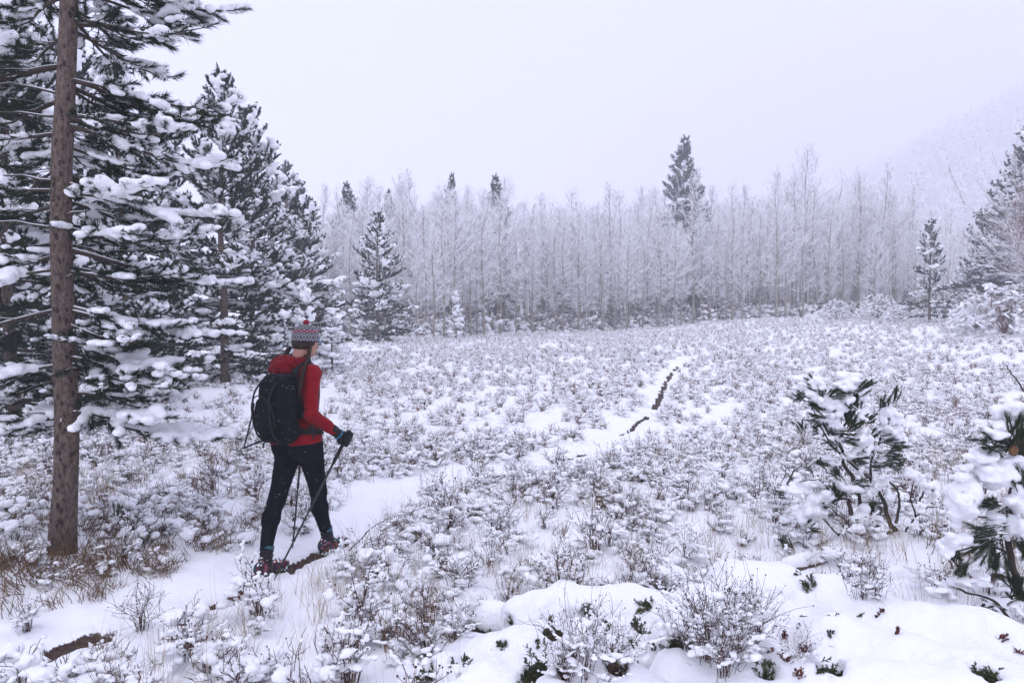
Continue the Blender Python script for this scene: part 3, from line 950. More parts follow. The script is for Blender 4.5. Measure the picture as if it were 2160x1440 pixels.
for row in range(6):
    px = 650 + rng.uniform(0, 20)
    while px < 2230:
        Y = front_edge(px) + row * 3.4 + rng.uniform(-1.3, 1.6)
        pos.append((px, Y, row))
        px += rng.uniform(0.5, 1.5) * (26 + row * 4)
for px, Y, row in pos:
    f = foot(px, Y)
    top = top_line(px) + rng.normal(0, 30) + (18 if row == 0 else 0) + (35 if rng.random() < 0.2 else 0)
    h = at(px, top, Y)[2] - f[2]
    if n_ind < 295:
        place(ASPEN[rng.integers(7)], 'aspen_tree', aspen_label(px, row), 'aspen tree', f, rng.uniform(0, 6.28), h * 0.94 / 12.0 * rng.uniform(0.9, 1.03), 'aspens alike: ' + aspen_label(px, row), zs=rng.uniform(0.97, 1.06))
        n_ind += 1
for i, (px, Y, top, lab) in enumerate(((1545, 67, 395, 'thick-limbed aspen standing next to the tall lone spruce'), (1715, 70, 372, 'tall crooked aspen next to the tallest aspen of the wood'), (1765, 69, 345, 'tallest straight aspen, forked high above its neighbours'), (1808, 70, 332, 'tallest spreading aspen of the wood, with a wide open crown'),
                            (1838, 71, 375, 'tall aspen with a kinked upper trunk by the tallest aspens'))):
    f = foot(px, Y); h = at(px, top, Y)[2] - f[2]
    place(TALL[i % 2], 'tall_aspen_tree', lab, 'aspen tree', f, 1.7 * i, h * 0.91 / 15.0, None)

# the wood behind, one mass
n = 520
pxs = rng.uniform(600, 2500, n); Ys = front_edge(pxs) + rng.uniform(19, 60, n)
g = np.array([at(a, 655, b) for a, b in zip(pxs, Ys)])
g[:, 2] = H0(g[:, 0], g[:, 1]) - 0.1
hs = np.array([at(a, top_line(a) + 12 + abs(rng.normal(0, 22)), b)[2] for a, b in zip(pxs, Ys)]) / 12.0
hs = np.clip(hs * 0.93, 0.5, 1.6)
def aspen_joined(k):
    a, b = ASPEN[k][0][1], ASPEN[k][1][1]
    return a, b
variants = []
for k in range(4):
    gk = bare_tree(200 + k, 12.0, spread=1.9, limbs=42, twigs=10, subs=3, low=0.1, r0=0.09, thick=1.35, rise=(0.12, 0.95))
    V, T, mi = two(gk['trunk'], gk['crown'])
    variants.append(mesh('far_aspen_%d' % k, V, T, [M['aspen_bark'], M['aspen_twig']], mi))
scatter('distant_wood', g, np.stack([np.zeros(n), np.zeros(n), rng.uniform(0, 6.28, n)], -1), np.stack([hs, hs, hs], -1), rng.integers(0, 4, n), variants, 'dense bare aspen wood fading into the fog behind the front trees', 'wood')

# forest on the foggy hill
n = 3600
hx = rng.uniform(100, 620, n); hy = rng.uniform(300, 770, n)
hz = hill_z(hx, hy)
k = hz > 0.5
hx, hy, hz = hx[k], hy[k], hz[k]; n = len(hx)
sc = rng.uniform(1.0, 2.0, n)
gk = conifer(31, 9.0, 1.6, base=0.8, gap=0.7, per=4, tuft=0.5, nlen=0.3, nw=0.10, nn=9, snow=0.6, trunk_r=0.15, snow_r=0.17, snow_h=0.17)
V, T, mi = two(cat_parts([gk['trunk'], gk['needles']]), gk['snow'])
far_pine = mesh('far_pine', V, T, [M['needle_frost'], M['snow_soft']], mi)
scatter('hill_forest', np.stack([hx, hy, hz - 0.3], -1), np.stack([np.zeros(n), np.zeros(n), rng.uniform(0, 6.28, n)], -1), np.stack([sc, sc, sc], -1), (rng.random(n) < 0.45).astype(int), [far_pine, variants[0]], 'faint forest on the hillside, nearly lost in the fog', 'forest')

# ------------------------------------------------------------------ the meadow: low shrubs and dry grass
SHRUB = [shrub(300 + k, h=0.30 + 0.05 * (k % 4), w=0.20 + 0.03 * (k % 3), stems=13 + 2 * (k % 4), kids=4, pads=(5, 3, 6)[k % 3], snow_frac=(0.65, 0.5, 0.75)[k % 3], hs=0.0088, sr=(0.009, 0.017) if k % 2 else (0.010, 0.021)) for k in range(9)]
BARE = [shrub(340 + k, h=0.36 + 0.06 * k, w=0.15 + 0.02 * k, stems=13 + 3 * k, kids=6, r=0.0017, snow_frac=0.3, pads=2, hs=0.008, sr=(0.008, 0.015), mound=True, upright=0.9) for k in range(4)]
POKE = [shrub(360 + k, h=0.34 + 0.05 * k, w=0.17 + 0.03 * k, stems=14 + 3 * k, kids=7, r=0.00145, snow_frac=0.5, pads=2, hs=0.0065, sr=(0.007, 0.013), mound=False, upright=0.8) for k in range(4)]
SH_POKE = [shrub_parts('poke_shrub_%d' % k, g) for k, g in enumerate(POKE)]
SH_NEAR = [shrub_parts('shrub_%d' % k, g) for k, g in enumerate(SHRUB)]
SH_BARE = [shrub_parts('bare_shrub_%d' % k, g) for k, g in enumerate(BARE)]
rng = np.random.default_rng(123)

PERSON_O = np.array([-1.53, 5.30])
KEEP_OUT = []                                  # (x, y, radius) where nothing may be scattered
rng_free = np.random.default_rng(9)
def free(x, y):
    d, s = path_dist(x, y)
    far_part = s > arc_of(1290, 915)
    ok = (np.abs(d) > np.where(far_part, 0.20, np.where(s < arc_of(700, 1135), 0.38, 0.26))) & ~((d > 0) & (d < np.where(far_part, 0.38, 0.46)) & (rng_free.random(len(d)) < 0.8))
    ok &= ~((np.abs(d) < 0.44) & (s > arc_of(760, 1095)) & (s < arc_of(1060, 985)) & (d < 0))
    ok &= np.hypot(x - PERSON_O[0], y - PERSON_O[1]) > 0.0
    ok &= ~((d > 0) & (d < 0.62) & (s > arc_of(960, 1000)) & (s < arc_of(1320, 900)) & (rng_free.random(len(d)) < 0.75))
    for a, b, r in KEEP_OUT:
        ok &= np.hypot(x - a, y - b) > r
    return ok
for px, py, r in ((130, 1160, 0.2),):
    g = ground_pt(px, py); KEEP_OUT.append((g[0], g[1], r))
KEEP_OUT += [(-1.706, 5.05, 0.22), (-1.34, 5.55, 0.2), (-1.55, 5.0, 0.15)]

# (a) the shrubs one can pick out close by
specials = [  # px, py of foot, height factor, kind, label
    (900, 1400, 0.9, 'b1', 'bare reddish shrub at the end of the front snow mounds'),
    (738, 1222, 0.7, 's2', 'snow-heavy shrub right at the forward foot of the hiker'),
    (790, 1190, 0.95, 's5', 'wide snow-bowed shrub ahead of the pole tip'),
    (850, 1140, 0.8, 's1', 'snow-bowed shrub with arching twigs across the trail edge'),
    (300, 1330, 0.75, 'b2', 'small open shrub at the trail edge below the bare trunk'),
    (400, 1400, 0.9, 's4', 'brown twiggy shrub in the grass at the trail edge'),
    (60, 1320, 0.5, 's3', 'little snow-buried shrub beside the earth patch on the trail'),
    (430, 1090, 0.8, 's7', 'snowy shrub with dark stalks between the trunk and the hiker'),
    (485, 1170, 0.28, 's0', 'tiny dark sprig behind the rear boot'),
    (1110, 1020, 0.8, 's8', 'snow-hung shrub standing at the bend of the trail'),
    (1260, 1045, 0.85, 's2', 'broad snow-laden shrub at the trail bend, next to the snow-hung one'),
]
SH = {'s': SH_NEAR, 'b': SH_BARE}
near_xy = []
for px, py, sc, kd, lab in specials:
    g = ground_pt(px, min(py, 1440))
    if py > 1440: g = at(px, 1440, g[1] - (py - 1440) * 0.012); g[2] = HZ(g[0], g[1])
    place(SH[kd[0]][int(kd[1])], 'meadow_shrub', lab, 'shrub', (g[0], g[1], HZ(g[0], g[1]) - 0.01), rng.uniform(0, 6.28), sc)
    near_xy.append((g[0], g[1]))
cand = []
while len(cand) < 900:
    Y = rng.uniform(3.1, 9.0); X = rng.uniform(-0.75, 0.75) * Y
    cand.append((X, Y))
cand = np.array(cand)
ok = free(cand[:, 0], cand[:, 1])
taken = list(near_xy); count = 0
inds = []
for (X, Y), k in zip(cand, ok):
    if not k: continue
    if any((X - a) ** 2 + (Y - b) ** 2 < (0.31 + 0.012 * Y) ** 2 for a, b in taken): continue
    if X > -0.35 and Y < 4.0 and X < 2.9: continue          # the juniper mounds lie here
    if X < -1.5 and Y < 4.15 and rng.random() < 0.8: continue
    if -3.6 < X < -0.9 and Y < 4.4 and rng.random() < 0.4: continue
    taken.append((X, Y)); inds.append((X, Y))
inds = np.array(inds)
MARKS = [(*ground_pt(px, py)[:2], t) for px, py, t in ((130, 1160, 'around the big bare trunk'), (60, 1010, 'behind the big bare trunk'), (330, 1040, 'between the big bare trunk and the hiker'), (620, 1010, 'just beyond the hiker'), (740, 1200, 'by the forward pole of the hiker'), (520, 1330, 'between the trail and the front grass'), (150, 1410, 'beside the earth patches on the near trail'),
         (870, 920, 'across the trail ahead of the hiker'), (900, 1250, 'in front of the trail ahead of the hiker'), (1080, 1120, 'in front of the trail bend'), (1150, 900, 'beyond the trail bend'), (1350, 1100, 'between the trail bend and the crooked small pine'), (1450, 960, 'on the open meadow past the trail bend'), (1650, 1120, 'right beside the crooked small pine'), (1800, 900, 'behind the crooked small pine'), (2050, 960, 'behind the snow-clotted pine'), (1350, 1230, 'just behind the snow-buried junipers'))]
zz = HZ(inds[:, 0], inds[:, 1])
for (X, Y), z in zip(inds, zz):
    u = rng.random()
    ms = SH_BARE[rng.integers(4)] if u < 0.16 else SH_NEAR[rng.integers(9)]
    lm = min(MARKS, key=lambda m: (m[0] - X) ** 2 + (m[1] - Y) ** 2)[2]
    lab = ('low bare shrub with brown seed heads ' if u < 0.16 else 'low twiggy shrub holding clumps of snow ') + lm
    o = place(ms, 'meadow_shrub', lab, 'shrub', (X, Y, z - 0.015), rng.uniform(0, 6.28), rng.uniform(0.5, 1.05), ('bare seed-head shrubs ' if u < 0.16 else 'snowy low shrubs ') + lm)
print('individual shrubs', len(inds))

# (b) small growth between them and the rest of the meadow, one mass
NEARV = []
for k in range(5):
    NEARV.append(shrub_joined('cover_%d' % k, shrub(400 + k, h=0.17 + 0.03 * (k % 3), w=0.15, stems=11, kids=4, r=0.0018, pads=2, snow_frac=0.4, hs=0.012, sr=(0.010, 0.022), mound=k % 2 == 0, seeds=False), 'twig'))
FARV = []
for k in range(8):
    FARV.append(shrub_joined('meadow_%d' % k, shrub(420 + k, h=0.32 + 0.04 * (k % 3), w=0.26 + 0.04 * (k % 2), stems=18, kids=4, r=0.0036, pads=(4, 6, 3, 7)[k % 4], snow_frac=(0.5, 0.6, 0.4, 0.65)[k % 4], hs=0.016, sr=(0.013, 0.026), mound=True, seeds=False), 'twig_far'))
TUSS = []
for k in range(3):
    V1 = grass_tuft(440 + k, 26, 0.30, 0.1, 0.9, 0.007, 0.07)
    TUSS.append(mesh('tussock_%d' % k, *V1, M['grass_brown']))

def wedge(n, y0, y1, half=0.78, power=2.0):
    u = rng.random(n)
    Y = (y0 ** power + u * (y1 ** power - y0 ** power)) ** (1 / power)
    X = rng.uniform(-half, half, n) * Y
    return X, Y

def cover(name, n, y0, y1, variants, scale, power, label, cat, dens=None, tilt=0.12):
    X, Y = wedge(n, y0, y1, 0.78, power)
    k = free(X, Y)
    if dens is not None: k &= rng.random(n) < dens(X, Y)
    X, Y = X[k], Y[k]; n = len(X)
    Z = HZ(X, Y) - 0.02
    s = rng.uniform(*scale, n)
    scatter(name, np.stack([X, Y, Z], -1), np.stack([rng.normal(0, tilt, n), rng.normal(0, tilt, n), rng.uniform(0, 6.28, n)], -1),
            np.stack([s, s, s * rng.uniform(0.8, 1.15, n)], -1), rng.integers(0, len(variants), n), variants, label, cat)

def d_near(X, Y):
    return 0.35 + 0.65 * sstep(-0.25, 0.3, noise2(X, Y, 1.1, 91, 2)) - 0.75 * ((X > -0.2) & (Y < 4.0))
def d_far(X, Y):
    wood = Y > np.interp(X / Y * F + CX, [640, 900, 1200, 1500, 2200], [46, 46, 61, 65, 65])
    shade = (X < -2.2 - 0.19 * (Y - 8)) * 0.35
    return np.where(wood, 0.15, 0.5 + 0.5 * sstep(-0.2, 0.25, noise2(X, Y, 2.2, 93, 3)) - shade)
cover('undergrowth', 2100, 3.0, 10.0, NEARV, (0.5, 1.2), 1.6, 'small snow-dusted twigs and sprouts between the near shrubs', 'undergrowth', d_near)
for k in range(2):
    FARV.append(shrub_joined('rust_%d' % k, shrub(430 + k, h=0.26, w=0.2, stems=26, kids=2, r=0.003, pads=2, snow_frac=0.3, hs=0.018, sr=(0.012, 0.022), mound=True, seeds=False, upright=0.9), 'rust'))
cover('meadow_cover', 21000, 8.0, 64.0, FARV, (0.32, 0.72), 1.45, 'snow-covered low shrubs spreading over the whole meadow', 'ground cover', d_far)

GR = [mesh('grass_%d' % k, *grass_tuft(460 + k, 6 + 2 * k, 0.30 + 0.04 * k, 0.1, 0.55, 0.0022, 0.03), M['grass']) for k in range(4)]
def d_grass(X, Y):
    return 0.25 + 0.75 * sstep(-0.1, 0.35, noise2(X, Y, 1.4, 97, 2)) - 1.0 * ((X > -0.2) & (Y < 3.9))
cover('dry_grass', 2600, 3.0, 9.0, GR, (0.5, 1.15), 1.6, 'thin straw-coloured grass blades sticking out of the snow', 'grass', d_grass)
def d_tuss(X, Y):
    r = np.hypot(X - NEAR_TRUNK[0] - 0.25, (Y - NEAR_TRUNK[1] + 0.15))
    return np.where(r < 1.15, 0.6 - r * 0.35, np.where(X < -1.9, 0.05, 0.012))
cover('brown_grass', 5200, 3.6, 8.5, TUSS, (0.4, 0.9), 1.8, 'matted brown grass round the foot of the bare trunk', 'grass', d_tuss, 0.5)

# brush and saplings that close the foot of the wood
def d_wood(X, Y):
    return ((Y > np.interp(X / Y * F + CX, [640, 900, 1200, 1500, 2200], [48, 48, 63, 67, 67])) & (X / Y * F + CX > 640)) * 1.0
X, Y = wedge(9000, 46, 92, 0.9, 2.0)
k = d_wood(X, Y) > 0.5
X, Y = X[k][:1700], Y[k][:1700]; n = len(X)
s = rng.uniform(1.6, 4.2, n)
scatter('wood_understory', np.stack([X, Y, H0(X, Y) - 0.05], -1), np.stack([np.zeros(n), np.zeros(n), rng.uniform(0, 6.28, n)], -1), np.stack([s, s, s * rng.uniform(0.9, 1.5, n)], -1), rng.integers(0, 8, n), FARV[:8], 'snowy brush closing the foot of the aspen wood', 'brush')

# ------------------------------------------------------------------ the big pine close by
def near_pine():
    rng = np.random.default_rng(501)
    b = NEAR_TRUNK
    root = thing('pine_tree', 'big pine with a straight bare spotted trunk beside the trail', 'pine tree', (b[0], b[1], HZ(b[0], b[1]) - 0.04))
    org = np.array(root.location)
    top = at(140, 0, b[1])
    zt = np.linspace(0, 6.4, 26)
    def axis(z):
        f = z / (top[2] - org[2])
        return np.array([(top[0] - org[0]) * f + 0.015 * math.sin(z * 2.1), 0.02 * math.sin(z * 1.7), z])
    ax = np.array([axis(z) for z in zt])
    r = 0.083 - 0.0062 * zt
    r[0] *= 1.22; r[1] *= 1.05
    V, T = tube(ax, r, 28)
    d = V - np.stack([np.interp(V[:, 2], zt, ax[:, 0]), np.interp(V[:, 2], zt, ax[:, 1]), V[:, 2]], -1)
    V = V + norm(d) * (0.006 * vnoise(V * np.array([9, 9, 4]), 7) + 0.0035 * vnoise(V * np.array([26, 26, 12]), 8))[:, None]
    link('trunk', mesh('near_trunk', V, T, M['pine_bark'], smooth=True), root)
    spec = []
    z = 1.02
    while z < 5.6:
        for _ in range(rng.integers(3, 5)):
            a = rng.uniform(-0.16 * PI, 1.16 * PI)                    # hardly any straight towards the lens
            L = rng.uniform(0.55, 0.98) * (0.85 + 0.07 * min(z, 4))
            spec.append((z + rng.normal(0, 0.05), a, L, rng.uniform(-0.12, 0.16), 1.0))
        z += rng.uniform(0.14, 0.23)
    # limbs one can follow in the photograph
    spec += [(0.98, 0.05, 1.05, -0.05, 2.0), (1.02, -0.35, 0.85, 0.1, 2.0), (0.98, 3.5, 0.7, 0.15, 1.7), (2.52, -0.30, 0.75, 0.1, 2.4), (2.0, 3.55, 0.65, 0.05, 2.4), (2.1, 3.0, 0.8, 0.0, 2.2), (1.35, 3.3, 0.8, -0.05, 2.2),
             (3.95, 0.10, 1.06, 0.0, 1.2), (4.05, -0.2, 1.0, 0.03, 1.2), (4.15, 0.3, 0.95, 0.08, 1.0), (3.0, 0.1, 1.0, -0.16, 1.4), (2.6, 0.2, 1.02, -0.12, 1.5), (1.75, 0.15, 1.1, -0.1, 1.6), (2.15, 0.35, 1.15, -0.12, 1.4), (1.5, -0.1, 0.9, -0.12, 1.8), (3.3, 0.25, 1.05, -0.02, 1.0)]
    for z, a, L, e, heavy in spec:
        c = axis(z)
        s = np.linspace(0, 1, 7)
        d = np.array([math.cos(a), math.sin(a)]); q = np.array([-d[1], d[0]])
        out = L * s
        zz = L * (e * s - 0.30 * s ** 1.6 + 0.22 * s ** 3) + 0.02 * vnoise(np.stack([s * 4, s * 0 + z, s * 0], -1), 5)
        side = L * (0.10 * rng.normal() * s ** 2) + 0.03 * vnoise(np.stack([s * 4, s * 0 + z, s * 0 + 3], -1), 6)
        P = np.stack([c[0] + d[0] * out + q[0] * side, c[1] + d[1] * out + q[1] * side, z + zz], -1)
        wood = [tube(P, (0.016 * L + 0.003) * (1 - 0.8 * s), 6)]
        TA, TD, TL = [], [], []
        ns = int(L / 0.040)
        tw, twr, twf = [], [], []
        load = rng.choice([0.45, 1.0, 1.6]) if heavy <= 1.0 else 1.25
        for m in range(ns):
            f = 1.0 if m == 0 else rng.uniform(0.12, 1.0)
            p = np.array([np.interp(f, s, P[:, i]) for i in range(3)])
            td = norm(P[min(6, int(f * 6) + 1)] - P[int(f * 5.99)])
            an = 0 if m == 0 else (1 if m % 2 else -1) * rng.uniform(0.45, 1.15)
            ca, sa = math.cos(an), math.sin(an)
            dd = norm(np.array([td[0] * ca - td[1] * sa, td[0] * sa + td[1] * ca, td[2] + rng.uniform(-0.2, 0.25)]))
            l = 0.04 if m == 0 else (0.07 + 0.30 * L * (1.12 - f)) * rng.uniform(0.5, 1.1)
            e2 = p + dd * l
            tw.append([p, (p + e2) / 2 + rng.normal(0, 0.01, 3), e2]); twr.append([0.0045, 0.0036, 0.0026]); twf.append(f)
            for w in range(max(1, int(l / 0.085))):
                g = max(0.1, 1 - w * 0.085 / max(l, 0.05))
                td2 = norm(dd + np.array([0, 0, rng.uniform(-0.1, 0.35)]) + rng.normal(0, 0.12, 3))
                TA.append(p + (e2 - p) * g - td2 * 0.05); TD.append(td2); TL.append(rng.uniform(0.08, 0.13))
        wood.append(sticks(np.array(tw), np.array(twr), 4))
        TA, TD, TL = np.array(TA), np.array(TD), np.array(TL)
        far_side = math.sin(a) > 0.75
        nd = tufts(TA, TD, TL, 34 if far_side else 56, 0.062, 0.0060 if far_side else 0.0046, rng, (0.25, 1.1))
        V, T, mi = two(cat_parts(wood), nd)
        o = link('branch', mesh('near_branch', V, T, [M['branch'], M['needle']], mi), root)
        C, S = [], []
        f_min = rng.uniform(0.25, 0.6)
        for (p, mid, e2), f in zip(np.array(tw), twf):
            if rng.random() > min(0.95, 0.34 * heavy * load * (0.2 + 1.15 * f)): continue
            d = e2 - p; l = np.linalg.norm(d); d = d / max(l, 1e-6)
            sz = rng.uniform(0.019, 0.034) * (0.72 + 0.28 * heavy)
            n = max(2, int((l + 0.05) / (sz * 1.05)))
            for q_ in range(n):
                if rng.random() < 0.12: continue
                r_ = sz * rng.uniform(0.7, 1.2)
                C.append(p + d * (0.1 * l + (0.9 * l + 0.05) * q_ / (n - 1)) + np.array([rng.normal(0, 0.5) * r_, rng.normal(0, 0.5) * r_, r_ * 0.5])); S.append([r_ * rng.uniform(1.0, 1.4), r_ * rng.uniform(1.0, 1.4), r_ * (0.58 + 0.10 * heavy)])
        if len(C) < 4: continue
        Vs, Qs = blobs(C, S, 0.0155 if not far_side else 0.023, 0.31, 0.24, 0.04, int(z * 100))
        link('snow_cover', mesh('near_branch_snow', Vs, quads_to_tris(Qs), M['snow'], smooth=True), o, kind='stuff')
    # dry snags low on the trunk
    for z, a, L in ((2.38, -0.5, 0.28), (2.30, 3.6, 0.45), (1.95, -0.7, 0.22), (2.62, 3.3, 0.6), (3.2, 3.25, 0.9), (3.05, 3.0, 0.8), (1.0, 3.5, 0.25), (0.97, -1.2, 0.2)):
        c = axis(z); s = np.linspace(0, 1, 6)[:, None]
        P = c + np.array([math.cos(a), math.sin(a), 0.12]) * L * s + 0.05 * L * rng.normal(size=(6, 3)) * s
        link('snag', mesh('snag', *tube(P, 0.009 * (1 - 0.7 * s[:, 0]) + 0.002, 5), M['branch']), root)
near_pine()

# ------------------------------------------------------------------ small pines in front, seen branch by branch
def pix_plant(name, label, cat, Y, foot_px, stems, tuft_list, snow_list, rng, nlen=0.055, nn=60, nw=0.0028, tl=0.09, hs=0.010, centre=(1800, 960), cones=()):
    f = at(foot_px[0], foot_px[1], Y)
    root = thing(name, label, cat, (f[0], f[1], HZ(f[0], f[1]) - 0.03))
    org = np.array(root.location)
    for k, (pts, r0, r1) in enumerate(stems):
        P = spline([at(px, py, Y + dy) - org for px, py, dy in pts], 5 * len(pts))
        if k == 0: P[0][2] = min(P[0][2], 0.0) - 0.03
        n = len(P)
        P = P + 0.006 * np.stack([vnoise(np.stack([np.arange(n) * 0.6, np.zeros(n) + k, np.zeros(n) + q], -1), 3) for q in range(3)], -1)
        link('trunk' if k == 0 else 'branch', mesh(name + '_stem', *tube(P, np.linspace(r0, r1, n), 8), M['branch'], smooth=True), root)
    extra = [(px + rng.normal(0, 13), py + rng.normal(6, 11), dy + 0.03, ux + rng.normal(0, 0.4), uz + rng.normal(0, 0.3), k * 0.85) for px, py, dy, ux, uz, k in tuft_list]
    for px, py, dy, ux, uz, k in list(tuft_list) + extra:
        p = at(px, py, Y + dy) - org
        d = norm(np.array([ux, rng.normal(0, 0.35) - 0.15, uz]))
        A = np.array([p - d * tl * 0.5 * k]); n2 = 6
        A = np.repeat(A, n2, 0) + rng.normal(0, 0.015, (n2, 3)); D = norm(np.repeat(d[None], n2, 0) + rng.normal(0, 0.22, (n2, 3)))
        nd = tufts(A, D, np.full(n2, tl * k), nn, nlen * k, nw, rng, (0.12, 0.55))
        core = sticks(np.stack([np.stack([a - dd * 0.02, a + dd * tl * k]) for a, dd in zip(A, D)]), np.full((n2, 2), 0.003), 4)
        V, T, mi = two(nd, core)
        link('needle_tuft', mesh(name + '_tuft', V, T, [M['needle_clean'], M['branch']], mi), root)
    for group in snow_list:
        C, S = [], []
        for px, py, rx, rz in group:
            for q in range(15):
                jx, jz = rng.normal(0, 0.45, 2)
                dy = rng.normal(0, 0.035)
                m = Y / F
                C.append(at(px + jx * rx, py + jz * rz, Y + dy - 0.03) - org)
                S.append([rx * m * rng.uniform(0.25, 0.6), (rx + rz) * 0.5 * m * rng.uniform(0.35, 0.8), rz * m * rng.uniform(0.28, 0.6)])
        Vs, Qs = blobs(C, S, hs, 0.42, 0.26, 0.035, len(group))
        link('snow_cushion', mesh(name + '_snow', Vs, quads_to_tris(Qs), M['snow'], smooth=True), root)
    for px, py, dy in cones:
        p = at(px, py, Y + dy) - org
        V, T = icosphere(2)
        V = V * np.array([0.021, 0.021, 0.027])
        V = V * (1 + 0.16 * np.sin(np.arctan2(V[:, 1], V[:, 0]) * 7 + V[:, 2] * 260) * np.cos(V[:, 2] * 420))[:, None]
        link('cone', mesh('cone', V + p, T, M['cone'], smooth=False), root)

t = NT('pine_cone')
t.color(t.ramp(t.noise(120, 3), [(0.35, (0.05, 0.025, 0.014)), (0.65, (0.26, 0.14, 0.07))]))
M['cone'] = t.m

rng = np.random.default_rng(601)
def crop(x, y, k=0.4027, ox=1560, oy=740): return ox + x * k, oy + y * k
def c3(x, y, dy=0.0): return (*crop(x, y), dy)
stems = [([c3(880, 1040, 0.0), c3(862, 985), c3(800, 920), c3(775, 870), c3(765, 800), c3(700, 690), c3(640, 630), c3(560, 575)], 0.022, 0.008),
         ([c3(610, 720), c3(590, 660), c3(550, 590), c3(535, 520), c3(530, 450), c3(555, 385), c3(600, 310), c3(612, 240)], 0.016, 0.006),
         ([c3(690, 690, 0.03), c3(690, 570, 0.03), c3(735, 470, 0.02), c3(750, 380, 0.0), c3(755, 265, -0.02)], 0.010, 0.005),
         ([c3(590, 870, -0.05), c3(575, 800, -0.05), c3(560, 770, -0.05), c3(470, 790, -0.06), c3(420, 800, -0.06)], 0.017, 0.007),
         ([c3(640, 840, 0.02), c3(625, 760, 0.02), c3(620, 690, 0.02)], 0.016, 0.009),
         ([c3(520, 960, -0.05), c3(560, 900, -0.05), c3(470, 820, -0.07)], 0.006, 0.004),
         ([c3(540, 980, -0.02), c3(440, 880, -0.05), c3(380, 850, -0.08)], 0.007, 0.004),
         ([c3(815, 900, 0.0), c3(840, 800, 0.0), c3(825, 730), c3(780, 680, 0.0)], 0.011, 0.006), ([c3(825, 730), c3(850, 690)], 0.006, 0.004),
         ([c3(530, 540), c3(480, 490), c3(440, 420), c3(400, 340), c3(380, 290)], 0.007, 0.004), ([c3(540, 600), c3(470, 640), c3(430, 590)], 0.006, 0.003),
         ([c3(740, 470), c3(800, 490), c3(830, 500)], 0.006, 0.003), ([c3(690, 600), c3(740, 600), c3(790, 560)], 0.006, 0.003), ([c3(550, 545), c3(620, 530), c3(690, 450)], 0.006, 0.003),
         ([c3(545, 620, 0), c3(470, 600, 0), c3(440, 600)], 0.005, 0.003), ([c3(430, 680, -0.1), c3(390, 672, -0.1), c3(315, 682, -0.1)], 0.006, 0.004)]
TU = [(380, 180, -.7, .7), (430, 215, .1, .3), (330, 248, -1, .2), (412, 292, -.8, .5), (402, 342, -.9, .5), (530, 215, -.7, .2), (610, 252, .1, 1), (602, 305, .1, .9), (648, 190, .6, .6), (755, 262, .05, 1), (750, 315, 0, 1),
      (570, 350, 0, .8), (592, 382, .5, .6), (645, 370, .6, .6), (460, 420, -.6, .4), (480, 490, -.7, .2), (580, 475, .8, -.1), (650, 525, .7, .2), (690, 450, .5, .5), (760, 462, .5, .2), (822, 500, .9, .2), (792, 552, .9, 0), (772, 592, .8, 0),
      (640, 562, .5, .2), (440, 600, -.9, .4), (510, 630, -.5, .2), (232, 745, -1, .3), (492, 730, -.5, .7), (525, 765, .2, .4), (440, 800, -.6, .3), (372, 890, -.6, -.3), (600, 920, -.4, -.2), (690, 805, .8, 0), (700, 918, .8, -.1), (630, 685, .6, .3), (410, 410, -.9, .2), (560, 210, -.4, -.3), (730, 600, .3, .1), (380, 1080, -.3, .3), (420, 1085, .3, .3), (247, 1010, -.4, .6)]
tl = [(*crop(x, y), float(rng.normal(0, 0.03)) - 0.075, ux, uz, 1.0) for x, y, ux, uz in TU]
SN = [[(390, 165, 50, 28), (430, 190, 30, 30)], [(360, 222, 52, 26), (420, 255, 46, 34), (470, 275, 46, 40), (520, 300, 52, 44), (560, 260, 40, 40)], [(570, 150, 56, 36), (590, 190, 56, 34), (545, 190, 40, 30), (650, 240, 26, 34)], [(470, 365, 52, 38), (500, 400, 40, 26)],
      [(640, 450, 46, 40), (660, 500, 44, 44)], [(770, 330, 34, 50), (815, 350, 34, 40)], [(770, 405, 46, 34), (820, 440, 50, 44), (840, 480, 26, 26)], [(560, 465, 34, 22)], [(590, 715, 66, 30), (530, 705, 40, 24), (690, 740, 34, 24)],
      [(440, 760, 66, 40), (400, 800, 70, 50), (350, 850, 56, 52), (420, 850, 40, 30)], [(650, 870, 62, 40), (680, 910, 50, 34), (610, 890, 34, 24)], [(320, 720, 66, 30), (380, 700, 60, 24), (270, 740, 46, 26)], [(735, 675, 40, 34), (720, 700, 30, 26)], [(630, 650, 26, 24)],
      [(455, 570, 40, 22), (500, 600, 36, 22)], [(600, 545, 44, 24)], [(545, 560, 26, 18)], [(640, 345, 34, 24)], [(890, 640, 40, 28), (930, 660, 40, 24)], [(1000, 720, 46, 36), (1030, 760, 26, 30)], [(990, 840, 60, 20), (1060, 850, 40, 20)], [(780, 760, 30, 40)]]
snow = [[(*crop(x, y), rx * 0.4027, rz * 0.4027) for x, y, rx, rz in g] for g in SN]
pix_plant('pine_sapling', 'small crooked pine with fat snow pillows and bare twisted stems above the logs', 'pine tree', 5.25, crop(880, 1040), stems, tl, snow, rng, nlen=0.040, nn=95, nw=0.0025, tl=0.062)

